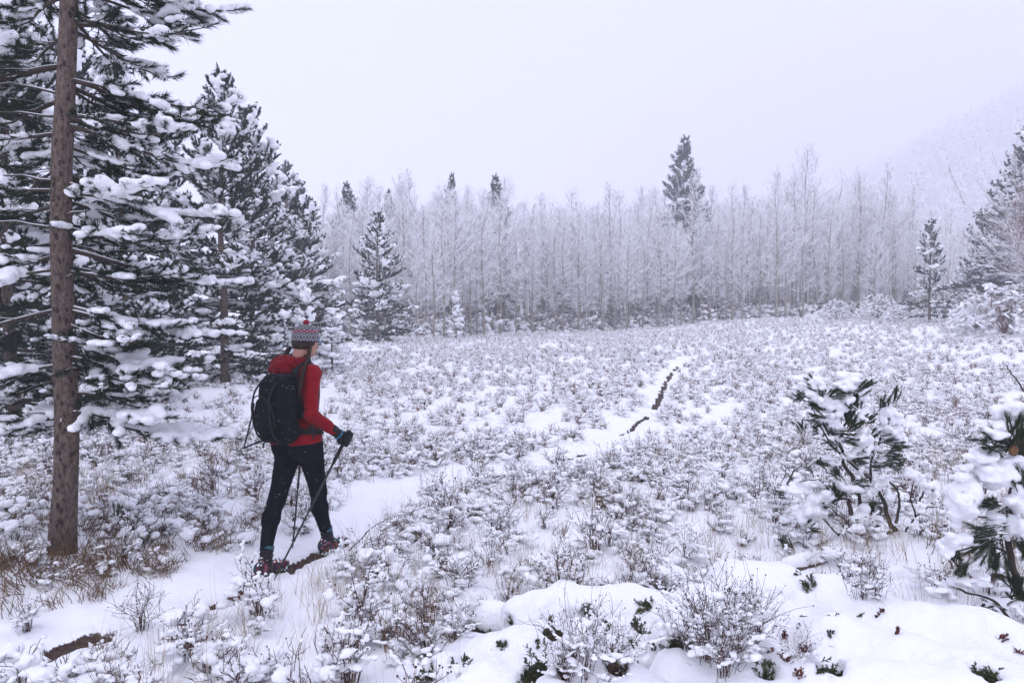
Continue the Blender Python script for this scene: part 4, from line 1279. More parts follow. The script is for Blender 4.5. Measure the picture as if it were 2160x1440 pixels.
def c4(x, y, dy=0.0): return (x, y, dy)
stems = [([c4(2165, 1330), c4(2150, 1240), c4(2128, 1150), c4(2128, 1080), c4(2150, 980), c4(2165, 900), c4(2160, 850)], 0.020, 0.010),
         ([c4(2128, 1120), c4(2090, 1090), c4(2060, 1090)], 0.007, 0.005), ([c4(2150, 1000), c4(2110, 960), c4(2080, 940)], 0.007, 0.005), ([c4(2135, 1170), c4(2080, 1150), c4(2020, 1160)], 0.007, 0.005), ([c4(2160, 1350), c4(2100, 1270), c4(2030, 1245), c4(1990, 1220)], 0.010, 0.004)]
TU = [(2115, 930, -.9, .4, 1.3), (2140, 905, -.2, 1, 1.3), (2150, 930, .3, .9, 1.3), (2090, 925, -1, .1, 1.1), (2150, 1010, .1, .4, 1.2), (2090, 1060, -.9, .2, 1.2), (2110, 1085, -.6, -.3, 1.2), (2085, 1120, -.9, -.2, 1.2), (2070, 1155, -.6, -.8, 1.3), (2100, 1160, -.2, -1, 1.3), (2013, 1170, -.3, .9, 1.0), (2160, 1150, .4, -.6, 1.3), (2140, 1235, -.3, .6, 1.1), (2155, 1250, .3, .7, 1.1), (2030, 1195, -.6, -.4, 0.9), (2160, 985, .4, .3, 1.3), (2080, 1275, -.4, .2, 0.8)]
tl = [(x, y, float(rng.normal(0, 0.03)) - 0.05, ux, uz, k) for x, y, ux, uz, k in TU]
snow = [[(2130, 870, 34, 18), (2150, 862, 24, 18), (2105, 915, 26, 14)], [(2070, 965, 34, 18), (2085, 985, 26, 16), (2040, 985, 20, 10)], [(2110, 985, 34, 22), (2100, 1005, 36, 22), (2125, 1000, 26, 24)], [(2040, 1030, 34, 24), (2030, 1065, 30, 34), (2055, 1050, 34, 34), (2015, 1085, 22, 16)], [(2140, 1060, 24, 30), (2145, 1110, 22, 32)], [(2105, 1105, 26, 18)],
        [(2005, 1140, 26, 18), (2035, 1140, 30, 16), (1995, 1165, 18, 14)], [(2020, 1230, 34, 12), (1990, 1250, 30, 14)], [(2150, 1290, 20, 20)], [(2060, 1225, 26, 10)]]
pix_plant('pine_sapling', 'snow-clotted pine with long needles and a brown cone beside the log', 'pine tree', 3.75, (2165, 1330), stems, tl, snow, rng, nlen=0.046, nn=110, nw=0.0021, tl=0.085, centre=(2130, 1050), cones=((2138, 950, -0.09),))

# small sprigs and saplings near the big trunk
def sprig_pine(px, py, h, label, seed):
    g = ground_pt(px, py)
    rr = np.random.default_rng(seed)
    root = thing('pine_seedling', label, 'seedling', (g[0], g[1], HZ(g[0], g[1])))
    n = 9
    D = norm(np.stack([rr.normal(0, 0.7, n), rr.normal(0, 0.7, n), rr.uniform(0.2, 1, n)], -1))
    A = D * 0.06 * h / 0.2 + np.array([0, 0, 0.02])
    V, T, mi = two(tufts(A, D, np.full(n, h * 0.5), 60, 0.05, 0.003, rr, (0.15, 0.7)), sticks(np.stack([np.zeros((n, 3)) - [0, 0, 0.03], A + D * h * 0.4], 1), np.full((n, 2), 0.004), 4))
    link('crown', mesh('seedling', V, T, [M['needle_clean'], M['branch']], mi), root)
    C = A + D * h * 0.45 + [0, 0, 0.03]
    k = rr.random(n) < 0.7; k[0] = True
    Vs, Qs = blobs(C[k], np.full((k.sum(), 3), 0.035) * [1, 1, 0.7], 0.010, 0.3, 0.1, 0.03, seed)
    link('snow_cover', mesh('seedling_snow', Vs, quads_to_tris(Qs), M['snow'], smooth=True), root, kind='stuff')
sprig_pine(245, 1110, 0.20, 'bright green pine seedling at the foot of the bare trunk, on the hiker side', 1)
sprig_pine(20, 1100, 0.18, 'small pine seedling on the far side of the bare trunk from the hiker', 2)
sprig_pine(215, 985, 0.30, 'dark low seedling under the lowest bough of the big pine', 3)
sprig_pine(300, 1155, 0.13, 'half-buried pine seedling by the trail, next to the brown grass', 4)

# ------------------------------------------------------------------ snow-buried junipers in front
HITS = []
def juniper(label, tops, holes, sprigs, seed, rad=0.175, h=0.018):
    rr = np.random.default_rng(seed)
    C, S = [], []
    for px, py, Y, k in tops:
        p = at(px, py, Y)
        rz = 0.16 * k; rx = rad * k
        C.append([p[0], p[1] + rx * 0.25, p[2] - rz * 1.0]); S.append([rx, rx * 1.05, rz])
        if seed == 71: C.append([p[0], p[1] + rx * 0.45, p[2] - rz * 1.9]); S.append([rx * 1.05, rx * 0.95, rz])
    C, S = np.array(C), np.array(S)
    def field(P):
        f = np.zeros(len(P))
        for c, s in zip(C, S):
            d = (((P - c) / (s * 1.55)) ** 2).sum(1)
            f += np.where(d < 1, (1 - d) ** 2, 0)
        return f
    def hit(px, py):
        d = ray(px, py); Ys = np.linspace(2.0, 5.0, 400)
        P = CAM + d[None] * Ys[:, None]
        k = np.where(field(P) > 0.30)[0]
        return P[k[0]] if len(k) else None
    def inward(p):
        e = 0.03
        g = np.array([field(p[None] + e * v)[0] - field(p[None] - e * v)[0] for v in np.eye(3)])
        return g / max(np.linalg.norm(g), 1e-6)
    HITS.append(hit)
    base = C.mean(0); base[2] = HZ(base[0], base[1])
    root = thing('juniper_shrub', label, 'juniper', tuple(base))
    hp = [(hit(px, py), r) for px, py, r in holes]
    hp = [(p, (r[0] * 0.9, r[1] * 0.9)) for p, r in hp if p is not None]
    def carve(P, f):
        T = 0.80
        shell = 0.30 + (T - f)
        f = f + ((0.16 if seed == 71 else 0.26) * vnoise(P / 0.15, seed) + 0.07 * vnoise(P / 0.06, seed + 2) + 0.03 * vnoise(P / 0.03, seed + 1)) * np.clip((f - 0.05) * 6, 0, 1)
        f = np.minimum(f, shell)
        for p, r in hp:
            w = 1 + 0.5 * vnoise(P / 0.035, seed + 3)
            q = ((P[:, 0] - p[0]) / r[0]) ** 2 + ((P[:, 1] - p[1]) / (r[0] * 2.0)) ** 2 + ((P[:, 2] - p[2]) / r[1]) ** 2
            f = np.where(q * w < 3.5, f - 0.9 * np.clip(1.35 - q * w * 0.8, 0, 1.2), f)
        return np.where(P[:, 2] < -0.12, f - 1, f)
    V, Q = blobs(C, S, h, 0.30, 0, 0, seed, carve)
    link('snow_cover', mesh('juniper_snow', V - base, quads_to_tris(Q), M['snow'], smooth=True), root)
    # boughs inside the shell, seen in the hollows
    A, D = [], []
    for p, r in hp:
        nv = inward(p)
        for k in range(26):
            A.append(p + nv * rr.uniform(0.02, 0.09) + rr.normal(0, 0.5, 3) * np.array([r[0], r[0], r[1]]))
            D.append(-nv * rr.uniform(0.0, 1.0) + rr.normal(0, 0.6, 3) + np.array([0, 0, 0.2]))
    link('foliage', mesh('juniper_foliage', *(lambda vt: (vt[0] - base, vt[1]))(juniper_sprigs(np.array(A), norm(np.array(D)), np.full(len(A), 0.045), rr)), M['juniper']), root)
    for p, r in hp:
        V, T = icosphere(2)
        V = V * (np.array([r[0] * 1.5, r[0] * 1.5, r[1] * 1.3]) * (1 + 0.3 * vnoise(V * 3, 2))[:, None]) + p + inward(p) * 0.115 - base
        link('shade_lump', mesh('shade_lump', V, T, M['foliage_shade'], smooth=True), root)  # added dark lump, its colour standing in for shade inside the hollow
    if seed == 72:                                  # boughs, and added lumps painted as shade, under and between the pillows
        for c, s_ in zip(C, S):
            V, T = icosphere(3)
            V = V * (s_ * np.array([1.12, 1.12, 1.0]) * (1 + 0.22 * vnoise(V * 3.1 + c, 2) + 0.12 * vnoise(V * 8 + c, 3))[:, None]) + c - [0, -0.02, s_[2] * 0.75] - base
            link('shade_lump', mesh('shade_lump', V, T, M['foliage_shade'], smooth=True), root)
            n = 40
            q = norm(np.stack([rr.normal(0, 1, n), rr.normal(-0.7, 0.8, n), rr.normal(0, 0.5, n)], -1))
            A2 = c - [0, -0.02, s_[2] * 0.75] + q * s_ * 1.05
            V, T = juniper_sprigs(A2, norm(q + rr.normal(0, 0.35, (n, 3)) + [0, 0, 0.4]), np.full(n, 0.05), rr)
            link('bough', mesh('bough', V - base, T, M['juniper']), root)
    for px, py, ux, uz, L, kind in sprigs:
        p = hit(px, py)
        if p is None: continue
        n = 4
        d = norm(np.array([[ux, -0.2, uz]]) + rr.normal(0, 0.22, (n, 3)))
        L = L * 0.62
        V, T = juniper_sprigs(np.repeat(p[None], n, 0) - d * L * 0.25 + rr.normal(0, 0.008, (n, 3)), d, np.full(n, L), rr)
        link('sprig', mesh('sprig', V - base, T, M[kind]), root)

def juniper_sprigs(A, D, L, rr):
    N = len(A)
    parts = [sticks(np.stack([A, A + D * L[:, None]], 1), np.full((N, 2), 0.0016), 3)]
    ns = 8
    f = np.tile(np.linspace(0.15, 1, ns), (N, 1))
    rd = rr.normal(size=(N, ns, 3)); rd = norm(rd - (rd * D[:, None]).sum(-1, keepdims=True) * D[:, None])
    sd = norm(D[:, None] * 0.75 + rd * 0.65)
    sl = (L[:, None] * 0.42 * (1.15 - f))[..., None]
    SA = (A[:, None] + D[:, None] * (f * L[:, None])[..., None]).reshape(-1, 3); SD = sd.reshape(-1, 3); SLn = sl.reshape(-1)
    parts.append(sticks(np.stack([SA, SA + SD * SLn[:, None]], 1), np.full((len(SA), 2), 0.0013), 3))
    parts.append(tufts(SA, SD, SLn, 9, 0.009, 0.0042, rr, (0.3, 0.8)))
    return cat_parts(parts)

t = NT('foliage_shade')
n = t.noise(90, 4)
t.color(t.mix(n, (0.006, 0.008, 0.004), (0.05, 0.055, 0.022)))  # near-black green, painted shade for the inside of the junipers
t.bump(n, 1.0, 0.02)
M['foliage_shade'] = t.m
juniper('long smooth snow cushion over a juniper in front of the logs',
        [(1560, 1187, 4.0, 1.0), (1475, 1235, 3.8, 0.95), (1650, 1195, 3.95, 0.95), (1750, 1225, 3.7, 0.9), (1640, 1270, 3.5, 1), (1830, 1262, 3.5, 0.9), (1910, 1275, 3.4, 0.85), (2000, 1292, 3.3, 0.85), (2085, 1305, 3.2, 0.85), (2150, 1330, 3.1, 0.9), (1780, 1320, 3.2, 1.0), (1930, 1345, 3.05, 1.0), (1600, 1345, 3.25, 0.9), (1450, 1310, 3.4, 0.9), (2060, 1390, 2.85, 0.95), (1700, 1400, 2.95, 0.95), (1850, 1420, 2.8, 1.0), (1980, 1440, 2.7, 1.0), (1560, 1420, 2.95, 0.9), (2130, 1440, 2.65, 1.0), (1440, 1390, 3.1, 0.85), (1660, 1470, 2.7, 1.0), (1500, 1490, 2.7, 0.9), (2250, 1370, 3.0, 1.1), (2260, 1450, 2.6, 1.1)],
        [(1700, 1230, (0.035, 0.03)), (1745, 1398, (0.05, 0.07)), (1610, 1408, (0.04, 0.05)), (1420, 1355, (0.05, 0.06)), (2075, 1412, (0.04, 0.035)), (1560, 1262, (0.025, 0.03))],
        [(1690, 1215, -.8, .5, .09, 'juniper'), (1712, 1222, -.3, .6, .07, 'juniper'), (1700, 1305, -.6, .2, .06, 'juniper'), (1735, 1308, .6, .1, .05, 'juniper'), (1810, 1300, .6, .5, .06, 'juniper'), (1775, 1305, -.5, .4, .04, 'russet'), (1890, 1335, .2, .9, .035, 'russet'), (1855, 1295, .1, .5, .03, 'russet'),
         (1665, 1400, -.3, .8, .10, 'russet'), (1690, 1380, .1, .9, .11, 'russet'), (1740, 1375, .9, .3, .09, 'russet'), (1655, 1350, .1, 1, .08, 'russet'), (1690, 1430, .0, .7, .10, 'russet'), (1630, 1380, -.2, .9, .06, 'russet'), (1690, 1325, .1, .3, .04, 'juniper'), (1750, 1340, .1, .4, .04, 'juniper'), (2110, 1350, .6, .5, .07, 'russet'), (2140, 1370, .4, .2, .07, 'russet'), (1740, 1420, -.2, .3, .05, 'juniper'), (1765, 1388, .8, .2, .05, 'juniper'), (1530, 1250, .2, .7, .05, 'juniper')], 71)
juniper('lumpy snow mound over a juniper with dark green hollows, in front of the trail bend',
        [(1180, 1238, 3.95, 0.95), (1110, 1265, 3.8, 0.85), (1250, 1250, 3.85, 0.9), (1330, 1250, 3.8, 0.9), (1400, 1262, 3.7, 0.85), (1040, 1272, 3.9, 0.55), (1140, 1320, 3.4, 0.9), (1240, 1315, 3.4, 0.9), (1330, 1310, 3.4, 0.9), (1060, 1345, 3.4, 0.8), (980, 1352, 3.5, 0.75), (940, 1400, 3.25, 0.85), (1080, 1400, 3.1, 0.9), (1190, 1405, 3.0, 0.95), (1300, 1400, 3.0, 0.95), (1000, 1440, 3.0, 0.95), (1150, 1480, 2.75, 1), (1280, 1490, 2.75, 1), (1390, 1440, 2.9, 0.9)],
        [(1165, 1318, (0.045, 0.075)), (1133, 1392, (0.045, 0.085)), (975, 1410, (0.05, 0.05)), (1240, 1292, (0.03, 0.04)), (1352, 1312, (0.03, 0.06)), (1188, 1402, (0.03, 0.06)), (1072, 1318, (0.02, 0.05)), (1063, 1362, (0.015, 0.015)), (895, 1420, (0.05, 0.04)), (1105, 1430, (0.04, 0.03)), (1365, 1270, (0.03, 0.02)), (1300, 1390, (0.05, 0.06))],
        [(1290, 1322, -.7, .3, .10, 'juniper'), (1325, 1345, .4, -.2, .09, 'juniper'), (1340, 1375, .1, -.9, .08, 'juniper'), (1240, 1285, -.5, .3, .05, 'juniper'), (1268, 1288, .7, -.5, .05, 'russet'), (890, 1390, .4, .8, .11, 'juniper'), (875, 1415, -.6, .7, .10, 'juniper'), (910, 1375, .7, .5, .08, 'juniper'), (1055, 1360, -.3, .2, .05, 'juniper'), (1200, 1385, .1, .9, .06, 'juniper'), (975, 1395, .5, .8, .06, 'juniper'), (1350, 1290, .5, .6, .05, 'juniper'), (1375, 1365, .2, .5, .03, 'juniper'), (960, 1405, -.6, .3, .06, 'juniper'), (1130, 1362, .3, .9, .06, 'juniper'), (1370, 1280, .0, 1, .05, 'juniper')], 72)

# bare twigs growing up through the snow cushions
rng = np.random.default_rng(808)
for px, py, sc, k, lab in ((1500, 1395, 0.95, 3, 'large bare many-twigged shrub poking up through the front snow cushion'), (1455, 1375, 0.75, 2, 'bare shrub on the near flank of the large many-twigged one'), (1560, 1370, 0.85, 3, 'bare shrub with long side twigs beside the large many-twigged one'), (1530, 1430, 0.8, 2, 'bare dark shrub in front of the large many-twigged one'), (1600, 1330, 0.7, 1, 'slender bare shrub leaning out on the smooth side of the front cushion'),
                           (1230, 1430, 0.8, 3, 'dark upright bare shrub between the hollows of the lumpy mound'), (1290, 1410, 0.7, 2, 'bare shrub next to the dark upright one on the lumpy mound'), (1190, 1435, 0.6, 1, 'small bare shrub below the green hollows of the lumpy mound'), (960, 1345, 0.55, 2, 'little bare shrub at the open end of the lumpy mound'), (1820, 1268, 0.7, 0, 'thin stalks with seed heads on the cushion below the bare log'), (1855, 1262, 0.6, 0, 'second clump of thin stalks with seed heads below the bare log'), (1400, 1290, 0.5, 1, 'small bare shrub in the gap between the two snow cushions'), (880, 1395, 0.8, 1, 'bare reddish shrub rising in front of the lumpy mound'), (1690, 1400, 0.45, 2, 'low bare shrub among the russet sprigs')):
    p = next((q for q in (h_(px, py) for h_ in HITS) if q is not None), None)
    if p is None: p = ground_pt(px, py)
    place(SH_POKE[k], 'meadow_shrub', lab, 'shrub', (p[0], p[1] + 0.02, p[2] - 0.04), rng.uniform(0, 6.28), sc)

# ------------------------------------------------------------------ fallen logs and dead limbs
def log(label, pts, Y, r, seed, snow_from=0.0, snow_to=1.0):
    rr = np.random.default_rng(seed)
    P = np.array([at(px, py, Y + dy) for px, py, dy in pts])
    base = P.mean(0)
    root = thing('fallen_log', label, 'log', tuple(base))
    Q = spline(P - base, 24)
    V, T = tube(Q, r * (1 + 0.12 * np.sin(np.arange(24) * 1.1)), 14)
    V = V + 0.006 * np.stack([vnoise(V * 30 + q * 7, seed) for q in range(3)], -1)
    link('trunk', mesh('log', V, T, M['log'], smooth=True), root)
    C, S = [], []
    for f in np.linspace(snow_from, snow_to, 14):
        p = np.array([np.interp(f, np.linspace(0, 1, 24), Q[:, i]) for i in range(3)])
        C.append(p + [0, 0.01, r * 0.95 + rr.normal(0, 0.006)]); S.append([0.06, r * 1.0, 0.045 * rr.uniform(0.8, 1.3)])
    Vs, Qs = blobs(C, S, 0.010, 0.30, 0.1, 0.03, seed)
    link('snow_cover', mesh('log_snow', Vs, quads_to_tris(Qs), M['snow'], smooth=True), root, kind='stuff')
log('broken grey-brown log lying under the crooked pine, snow on its back', [(1668, 1203, 0.0), (1740, 1190, 0.05), (1812, 1188, 0.05), (1850, 1195, 0.1)], 4.85, 0.045, 81)
log('thick brown log with a snow ridge behind the front juniper', [(1880, 1236, 0.0), (1935, 1232, 0.0), (1985, 1215, 0.05), (2060, 1205, 0.1)], 4.45, 0.050, 82, 0.0, 1.0)
log('log end half sunk in snow between the two small pines', [(1875, 1175, 0.0), (1930, 1170, 0.0), (1995, 1168, 0.1)], 5.0, 0.045, 83)
log('short log stub lying below the snow-clotted pine', [(2050, 1215, 0.0), (2110, 1205, 0.0), (2170, 1210, 0.0)], 4.3, 0.035, 84, 0.2, 0.9)
def dead_limb(label, lines, Y, seed):
    p0 = at(*lines[0][0][0][:2], Y)
    root = thing('dead_branch', label, 'branch', (p0[0], p0[1], HZ(p0[0], p0[1])))
    org = np.array(root.location)
    for pts, r0, r1 in lines:
        P = spline([at(px, py, Y + 0.0) - org for px, py in pts], 12)
        P = P + 0.006 * np.random.default_rng(seed).normal(size=P.shape)
        link('limb', mesh('dead_limb', *tube(P, np.linspace(r0, r1, 12), 6), M['branch'], smooth=True), root)
dead_limb('twisted dead branches standing in the snow beside the crooked pine', [([(1905, 1160), (1912, 1120), (1930, 1090), (1920, 1050), (1925, 1020)], 0.010, 0.004), ([(1930, 1090), (1960, 1070), (1985, 1080)], 0.008, 0.004), ([(1940, 1055), (1960, 1030), (1985, 1060)], 0.008, 0.005), ([(1960, 1130), (1935, 1095)], 0.007, 0.004), ([(1990, 1135), (1955, 1120), (1935, 1118)], 0.007, 0.004)], 5.2, 91)
dead_limb('curved dead twig arching out of the snow behind the crooked pine', [([(1665, 1020), (1680, 985), (1705, 985), (1716, 1005)], 0.007, 0.004), ([(1668, 1003), (1648, 985)], 0.005, 0.003)], 5.4, 92)
dead_limb('thin dead branch leaning up out of the meadow shrubs', [([(2165, 830), (2140, 795), (2122, 770)], 0.012, 0.006)], 9.0, 93)
dead_limb('long thin bent twigs leaning over the trail ahead of the hiker', [([(735, 1160), (790, 1110), (840, 1085), (865, 1078)], 0.004, 0.002), ([(720, 1190), (770, 1150), (830, 1120)], 0.004, 0.002), ([(700, 1180), (780, 1180), (860, 1175), (890, 1190)], 0.0035, 0.002)], 5.1, 94)

# ------------------------------------------------------------------ willows and brush at the far right
WILLOW = None
def arching(seed, h, n, spread, side):
    rr = np.random.default_rng(seed)
    P, R, P2, R2, P3, R3 = [], [], [], [], [], []
    for k in range(n):
        a = rr.uniform(0, 2 * PI); o = spread * rr.uniform(0.2, 1.0); H = h * rr.uniform(0.5, 1.05)
        s = np.linspace(0, 1, 7)
        dx = math.cos(a) * o + side * o * 0.5; dy = math.sin(a) * o * 0.6
        pts = np.stack([dx * s ** 1.4, dy * s ** 1.4, H * (s - 0.15 * s ** 3)], -1) + rr.normal(0, 0.03, (7, 3)) * s[:, None]
        P.append(pts); R.append(0.016 * (1 - 0.75 * s))
        for m in range(9):
            f = rr.uniform(0.25, 0.98); p = np.array([np.interp(f, s, pts[:, i]) for i in range(3)])
            d = norm(norm(pts[-1] - pts[2]) + rr.normal(0, 0.35, 3) + [0, 0, 0.1]); l = h * rr.uniform(0.12, 0.28)
            P2.append([p, p + d * l * 0.5 + rr.normal(0, 0.02, 3), p + d * l]); R2.append([0.013, 0.011, 0.008])
            for q in range(3):
                b = p + d * l * rr.uniform(0.2, 0.9); d2 = norm(d + rr.normal(0, 0.5, 3))
                P3.append([b, b + d2 * l * 0.45]); R3.append([0.009, 0.006])
    return cat_parts([sticks(np.array(P), np.array(R), 4), sticks(np.array(P2), np.array(R2), 3), sticks(np.array(P3), np.array(R3), 3)])
def willow(label, px, Y, h, n, spread, side, seed, snowy=False, cat='willow'):
    f = foot(px, Y)
    root = thing('willow_bush', label, cat, f)
    link('stems', mesh('willow', *arching(seed, h, n, spread, side), M['willow_twig']), root)
    if snowy:
        rr = np.random.default_rng(seed)
        N = 260
        a = rr.uniform(0, 2 * PI, N); o = spread * np.sqrt(rr.random(N)); z = h * (1 - 0.55 * (o / spread) ** 2) * rr.uniform(0.35, 1.0, N)
        C = np.stack([np.cos(a) * o + side * o * 0.3, np.sin(a) * o * 0.7, z], -1)
        S = np.stack([rr.uniform(0.10, 0.24, N), rr.uniform(0.05, 0.09, N), rr.uniform(0.03, 0.06, N)], -1)
        link('snow_cover', mesh('willow_snow', *lumps(C, S, rr.uniform(0, 6.28, N), rr.normal(0.2, 0.35, N), 0, rr), M['snow_soft'], smooth=True), root, kind='stuff')
willow('tall bare willow with long arching snow-lined rods at the wood edge', 2230, 38, 7.4, 60, 4.2, -0.9, 11)
willow('upright willow rods with a few dead leaves behind the arching willow', 2185, 44, 10.2, 16, 1.8, -0.3, 12)
willow('rounded snow-plastered bush below the arching willow', 2120, 30, 2.3, 40, 1.9, -0.2, 13, True, 'bush')
willow('second snow-plastered bush tucked against the rounded one', 2060, 33, 1.5, 26, 1.1, -0.3, 14, True, 'bush')
willow('low snow-plastered brush between the wood and the young green pine', 1850, 50, 1.9, 22, 1.5, 0.3, 15, True, 'bush')
willow('small frosted brush pile nearest the tall aspens', 1765, 54, 1.6, 18, 1.0, -0.3, 16, True, 'bush')
willow('frosted brush at the foot of the young green pine', 1905, 44, 1.2, 18, 1.2, 0.3, 17, True, 'bush')

# ------------------------------------------------------------------ the hiker
TH = math.radians(32)
PO = np.array([PERSON_O[0], PERSON_O[1], 0.0])
R_AX = np.array([math.cos(TH), -math.sin(TH), 0]); H_AX = np.array([math.sin(TH), math.cos(TH), 0])
def loc(px, py, Y):
    d = at(px, py, Y) - PO
    return np.array([d @ R_AX, d @ H_AX, d[2]])

def sd_cone(p, a, b, ra, rb):
    a = np.asarray(a, float); b = np.asarray(b, float); ab = b - a
    t = np.clip(((p - a) @ ab) / (ab @ ab), 0, 1)
    return np.linalg.norm(p - a - t[..., None] * ab, axis=-1) - (ra + t * (rb - ra))
def sd_ell(p, c, r, yaw=0.0, pitch=0.0):
    q = p - np.asarray(c, float)
    if yaw:
        cy, sy = math.cos(yaw), math.sin(yaw)
        q = np.stack([q[..., 0] * cy + q[..., 1] * sy, -q[..., 0] * sy + q[..., 1] * cy, q[..., 2]], -1)
    if pitch:
        cp, sp = math.cos(pitch), math.sin(pitch)
        q = np.stack([q[..., 0], q[..., 1] * cp + q[..., 2] * sp, -q[..., 1] * sp + q[..., 2] * cp], -1)
    r = np.asarray(r, float)
    k0 = np.linalg.norm(q / r, axis=-1); k1 = np.linalg.norm(q / (r * r), axis=-1)
    return k0 * (k0 - 1) / np.maximum(k1, 1e-6)
def sd_box(p, c, h, r):
    q = np.abs(p - np.asarray(c, float)) - (np.asarray(h, float) - r)
    return np.linalg.norm(np.maximum(q, 0), axis=-1) + np.minimum(q.max(-1), 0) - r
def smin(a, b, k):
    h = np.clip(0.5 + 0.5 * (b - a) / k, 0, 1)
    return b + (a - b) * h - k * h * (1 - h)
def smax(a, b, k): return -smin(-a, -b, k)
def sdf_mesh(name, fn, lo, hi, h, mat, parent, obj_name=None, label=None):
    lo = np.asarray(lo, float); hi = np.asarray(hi, float)
    n = np.ceil((hi - lo) / h).astype(int) + 1
    g = np.stack(np.meshgrid(*[lo[i] + np.arange(n[i]) * h for i in range(3)], indexing='ij'), -1)
    V, Q = surface_nets(fn(g).astype(np.float32), lo, h)
    return link(obj_name or name, mesh(name, V, quads_to_tris(Q), mat, smooth=True), parent, label)

# joints in the hiker's own frame: x right, y ahead, z up
J = dict(rs=(0.128, 0.0, 1.335), ls=(-0.195, 0.0, 1.335), re=(0.185, -0.06, 1.055), rw=(0.236, 0.115, 0.915), rf=(0.262, 0.190, 0.850),
         le=(-0.26, -0.03, 1.06), lw=(-0.245, 0.18, 0.98), lf=(-0.245, 0.26, 0.94), rh=(0.085, 0.01, 0.81), lh=(-0.085, -0.01, 0.81),
         rk=(0.040, 0.135, 0.45), lk=(-0.055, -0.165, 0.45), ra=(0.014, 0.245, 0.10), la=(-0.030, -0.300, 0.12), nk=(-0.045, 0.035, 1.42), hd=(-0.022, 0.085, 1.565))
J = {k: np.array(v) for k, v in J.items()}
FOOT_Z = {}
for k_, add in (('ra', 0.105), ('la', 0.115)):
    g_ = PO + R_AX * J[k_][0] + H_AX * (J[k_][1] + 0.05)
    FOOT_Z[k_] = HZ(g_[0], g_[1])
    J[k_][2] = FOOT_Z[k_] + add
HYAW, HPITCH = -0.12, -0.24                     # head turned to the right and bowed

def f_torso(p, o=0.0):
    d = sd_ell(p, (-0.036, 0.005, 1.21), (0.168 + o, 0.112 + o, 0.185 + o))
    d = smin(d, sd_ell(p, (-0.022, 0.0, 1.02), (0.137 + o, 0.102 + o, 0.19 + o)), 0.06)
    d = smin(d, sd_cone(p, J['ls'], J['rs'], 0.055 + o, 0.055 + o), 0.06)
    return d
def f_hips(p, o=0.0):
    d = sd_ell(p, (0, 0.0, 0.86), (0.178 + o, 0.118 + o, 0.125 + o))
    d = smin(d, sd_ell(p, (0.084, -0.055, 0.825), (0.098 + o, 0.095 + o, 0.108 + o)), 0.04)
    return smin(d, sd_ell(p, (-0.084, -0.065, 0.825), (0.098 + o, 0.095 + o, 0.108 + o)), 0.04)
def f_arm(p, s, e, w, o=0.0):
    d = sd_cone(p, s, e, 0.054 + o, 0.042 + o)
    return smin(d, sd_cone(p, e, w, 0.043 + o, 0.031 + o), 0.025)
def f_leg(p, h, k, a, o=0.0, back=(0, -0.02, 0)):
    mid = k + (a - k) * 0.32 + np.array(back)
    d = sd_cone(p, h, k, 0.097 + o, 0.060 + o)
    d = smin(d, sd_cone(p, k, mid, 0.056 + o, 0.059 + o), 0.03)
    return smin(d, sd_cone(p, mid, a, 0.058 + o, 0.040 + o), 0.03)
def f_head(p, o=0.0):
    c = J['hd']
    d = sd_ell(p, c, (0.074 + o, 0.092 + o, 0.108 + o), HYAW, HPITCH)
    fw = np.array([math.sin(-HYAW), math.cos(-HYAW), 0]); rt = np.array([fw[1], -fw[0], 0])
    up = np.array([0, 0, 1.0])
    bow = lambda f, u, r=0.0: c + (fw * math.cos(HPITCH) + up * math.sin(HPITCH)) * f + (up * math.cos(HPITCH) - fw * math.sin(HPITCH)) * u + rt * r
    d = smin(d, sd_ell(p, bow(0.045, -0.075), (0.048 + o, 0.05 + o, 0.045 + o), HYAW, HPITCH), 0.035)   # jaw
    d = smin(d, sd_cone(p, bow(0.092, -0.005), bow(0.112, -0.035), 0.008, 0.012), 0.012)                # nose
    for s in (-1, 1):
        d = smax(d, -sd_ell(p, bow(0.088, 0.004, 0.032 * s), (0.018, 0.014, 0.011)), 0.012)              # eye hollows
        d = smin(d, sd_ell(p, bow(0.085, 0.003, 0.032 * s), (0.012, 0.010, 0.010)), 0.004)               # eyes
        d = smin(d, sd_ell(p, bow(-0.01, -0.015, 0.074 * s), (0.008, 0.018, 0.028), HYAW), 0.006)        # ears
    d = smin(d, sd_ell(p, bow(0.093, -0.062), (0.022, 0.009, 0.006), HYAW), 0.006)                       # mouth
    d = smin(d, sd_ell(p, bow(0.093, -0.073), (0.018, 0.008, 0.006), HYAW), 0.006)
    return d, bow, fw, rt
def f_neck(p, o=0.0): return sd_cone(p, J['nk'] - [0, 0.015, 0.04], J['hd'] - [0, 0.03, 0.05], 0.056 + o, 0.050 + o)

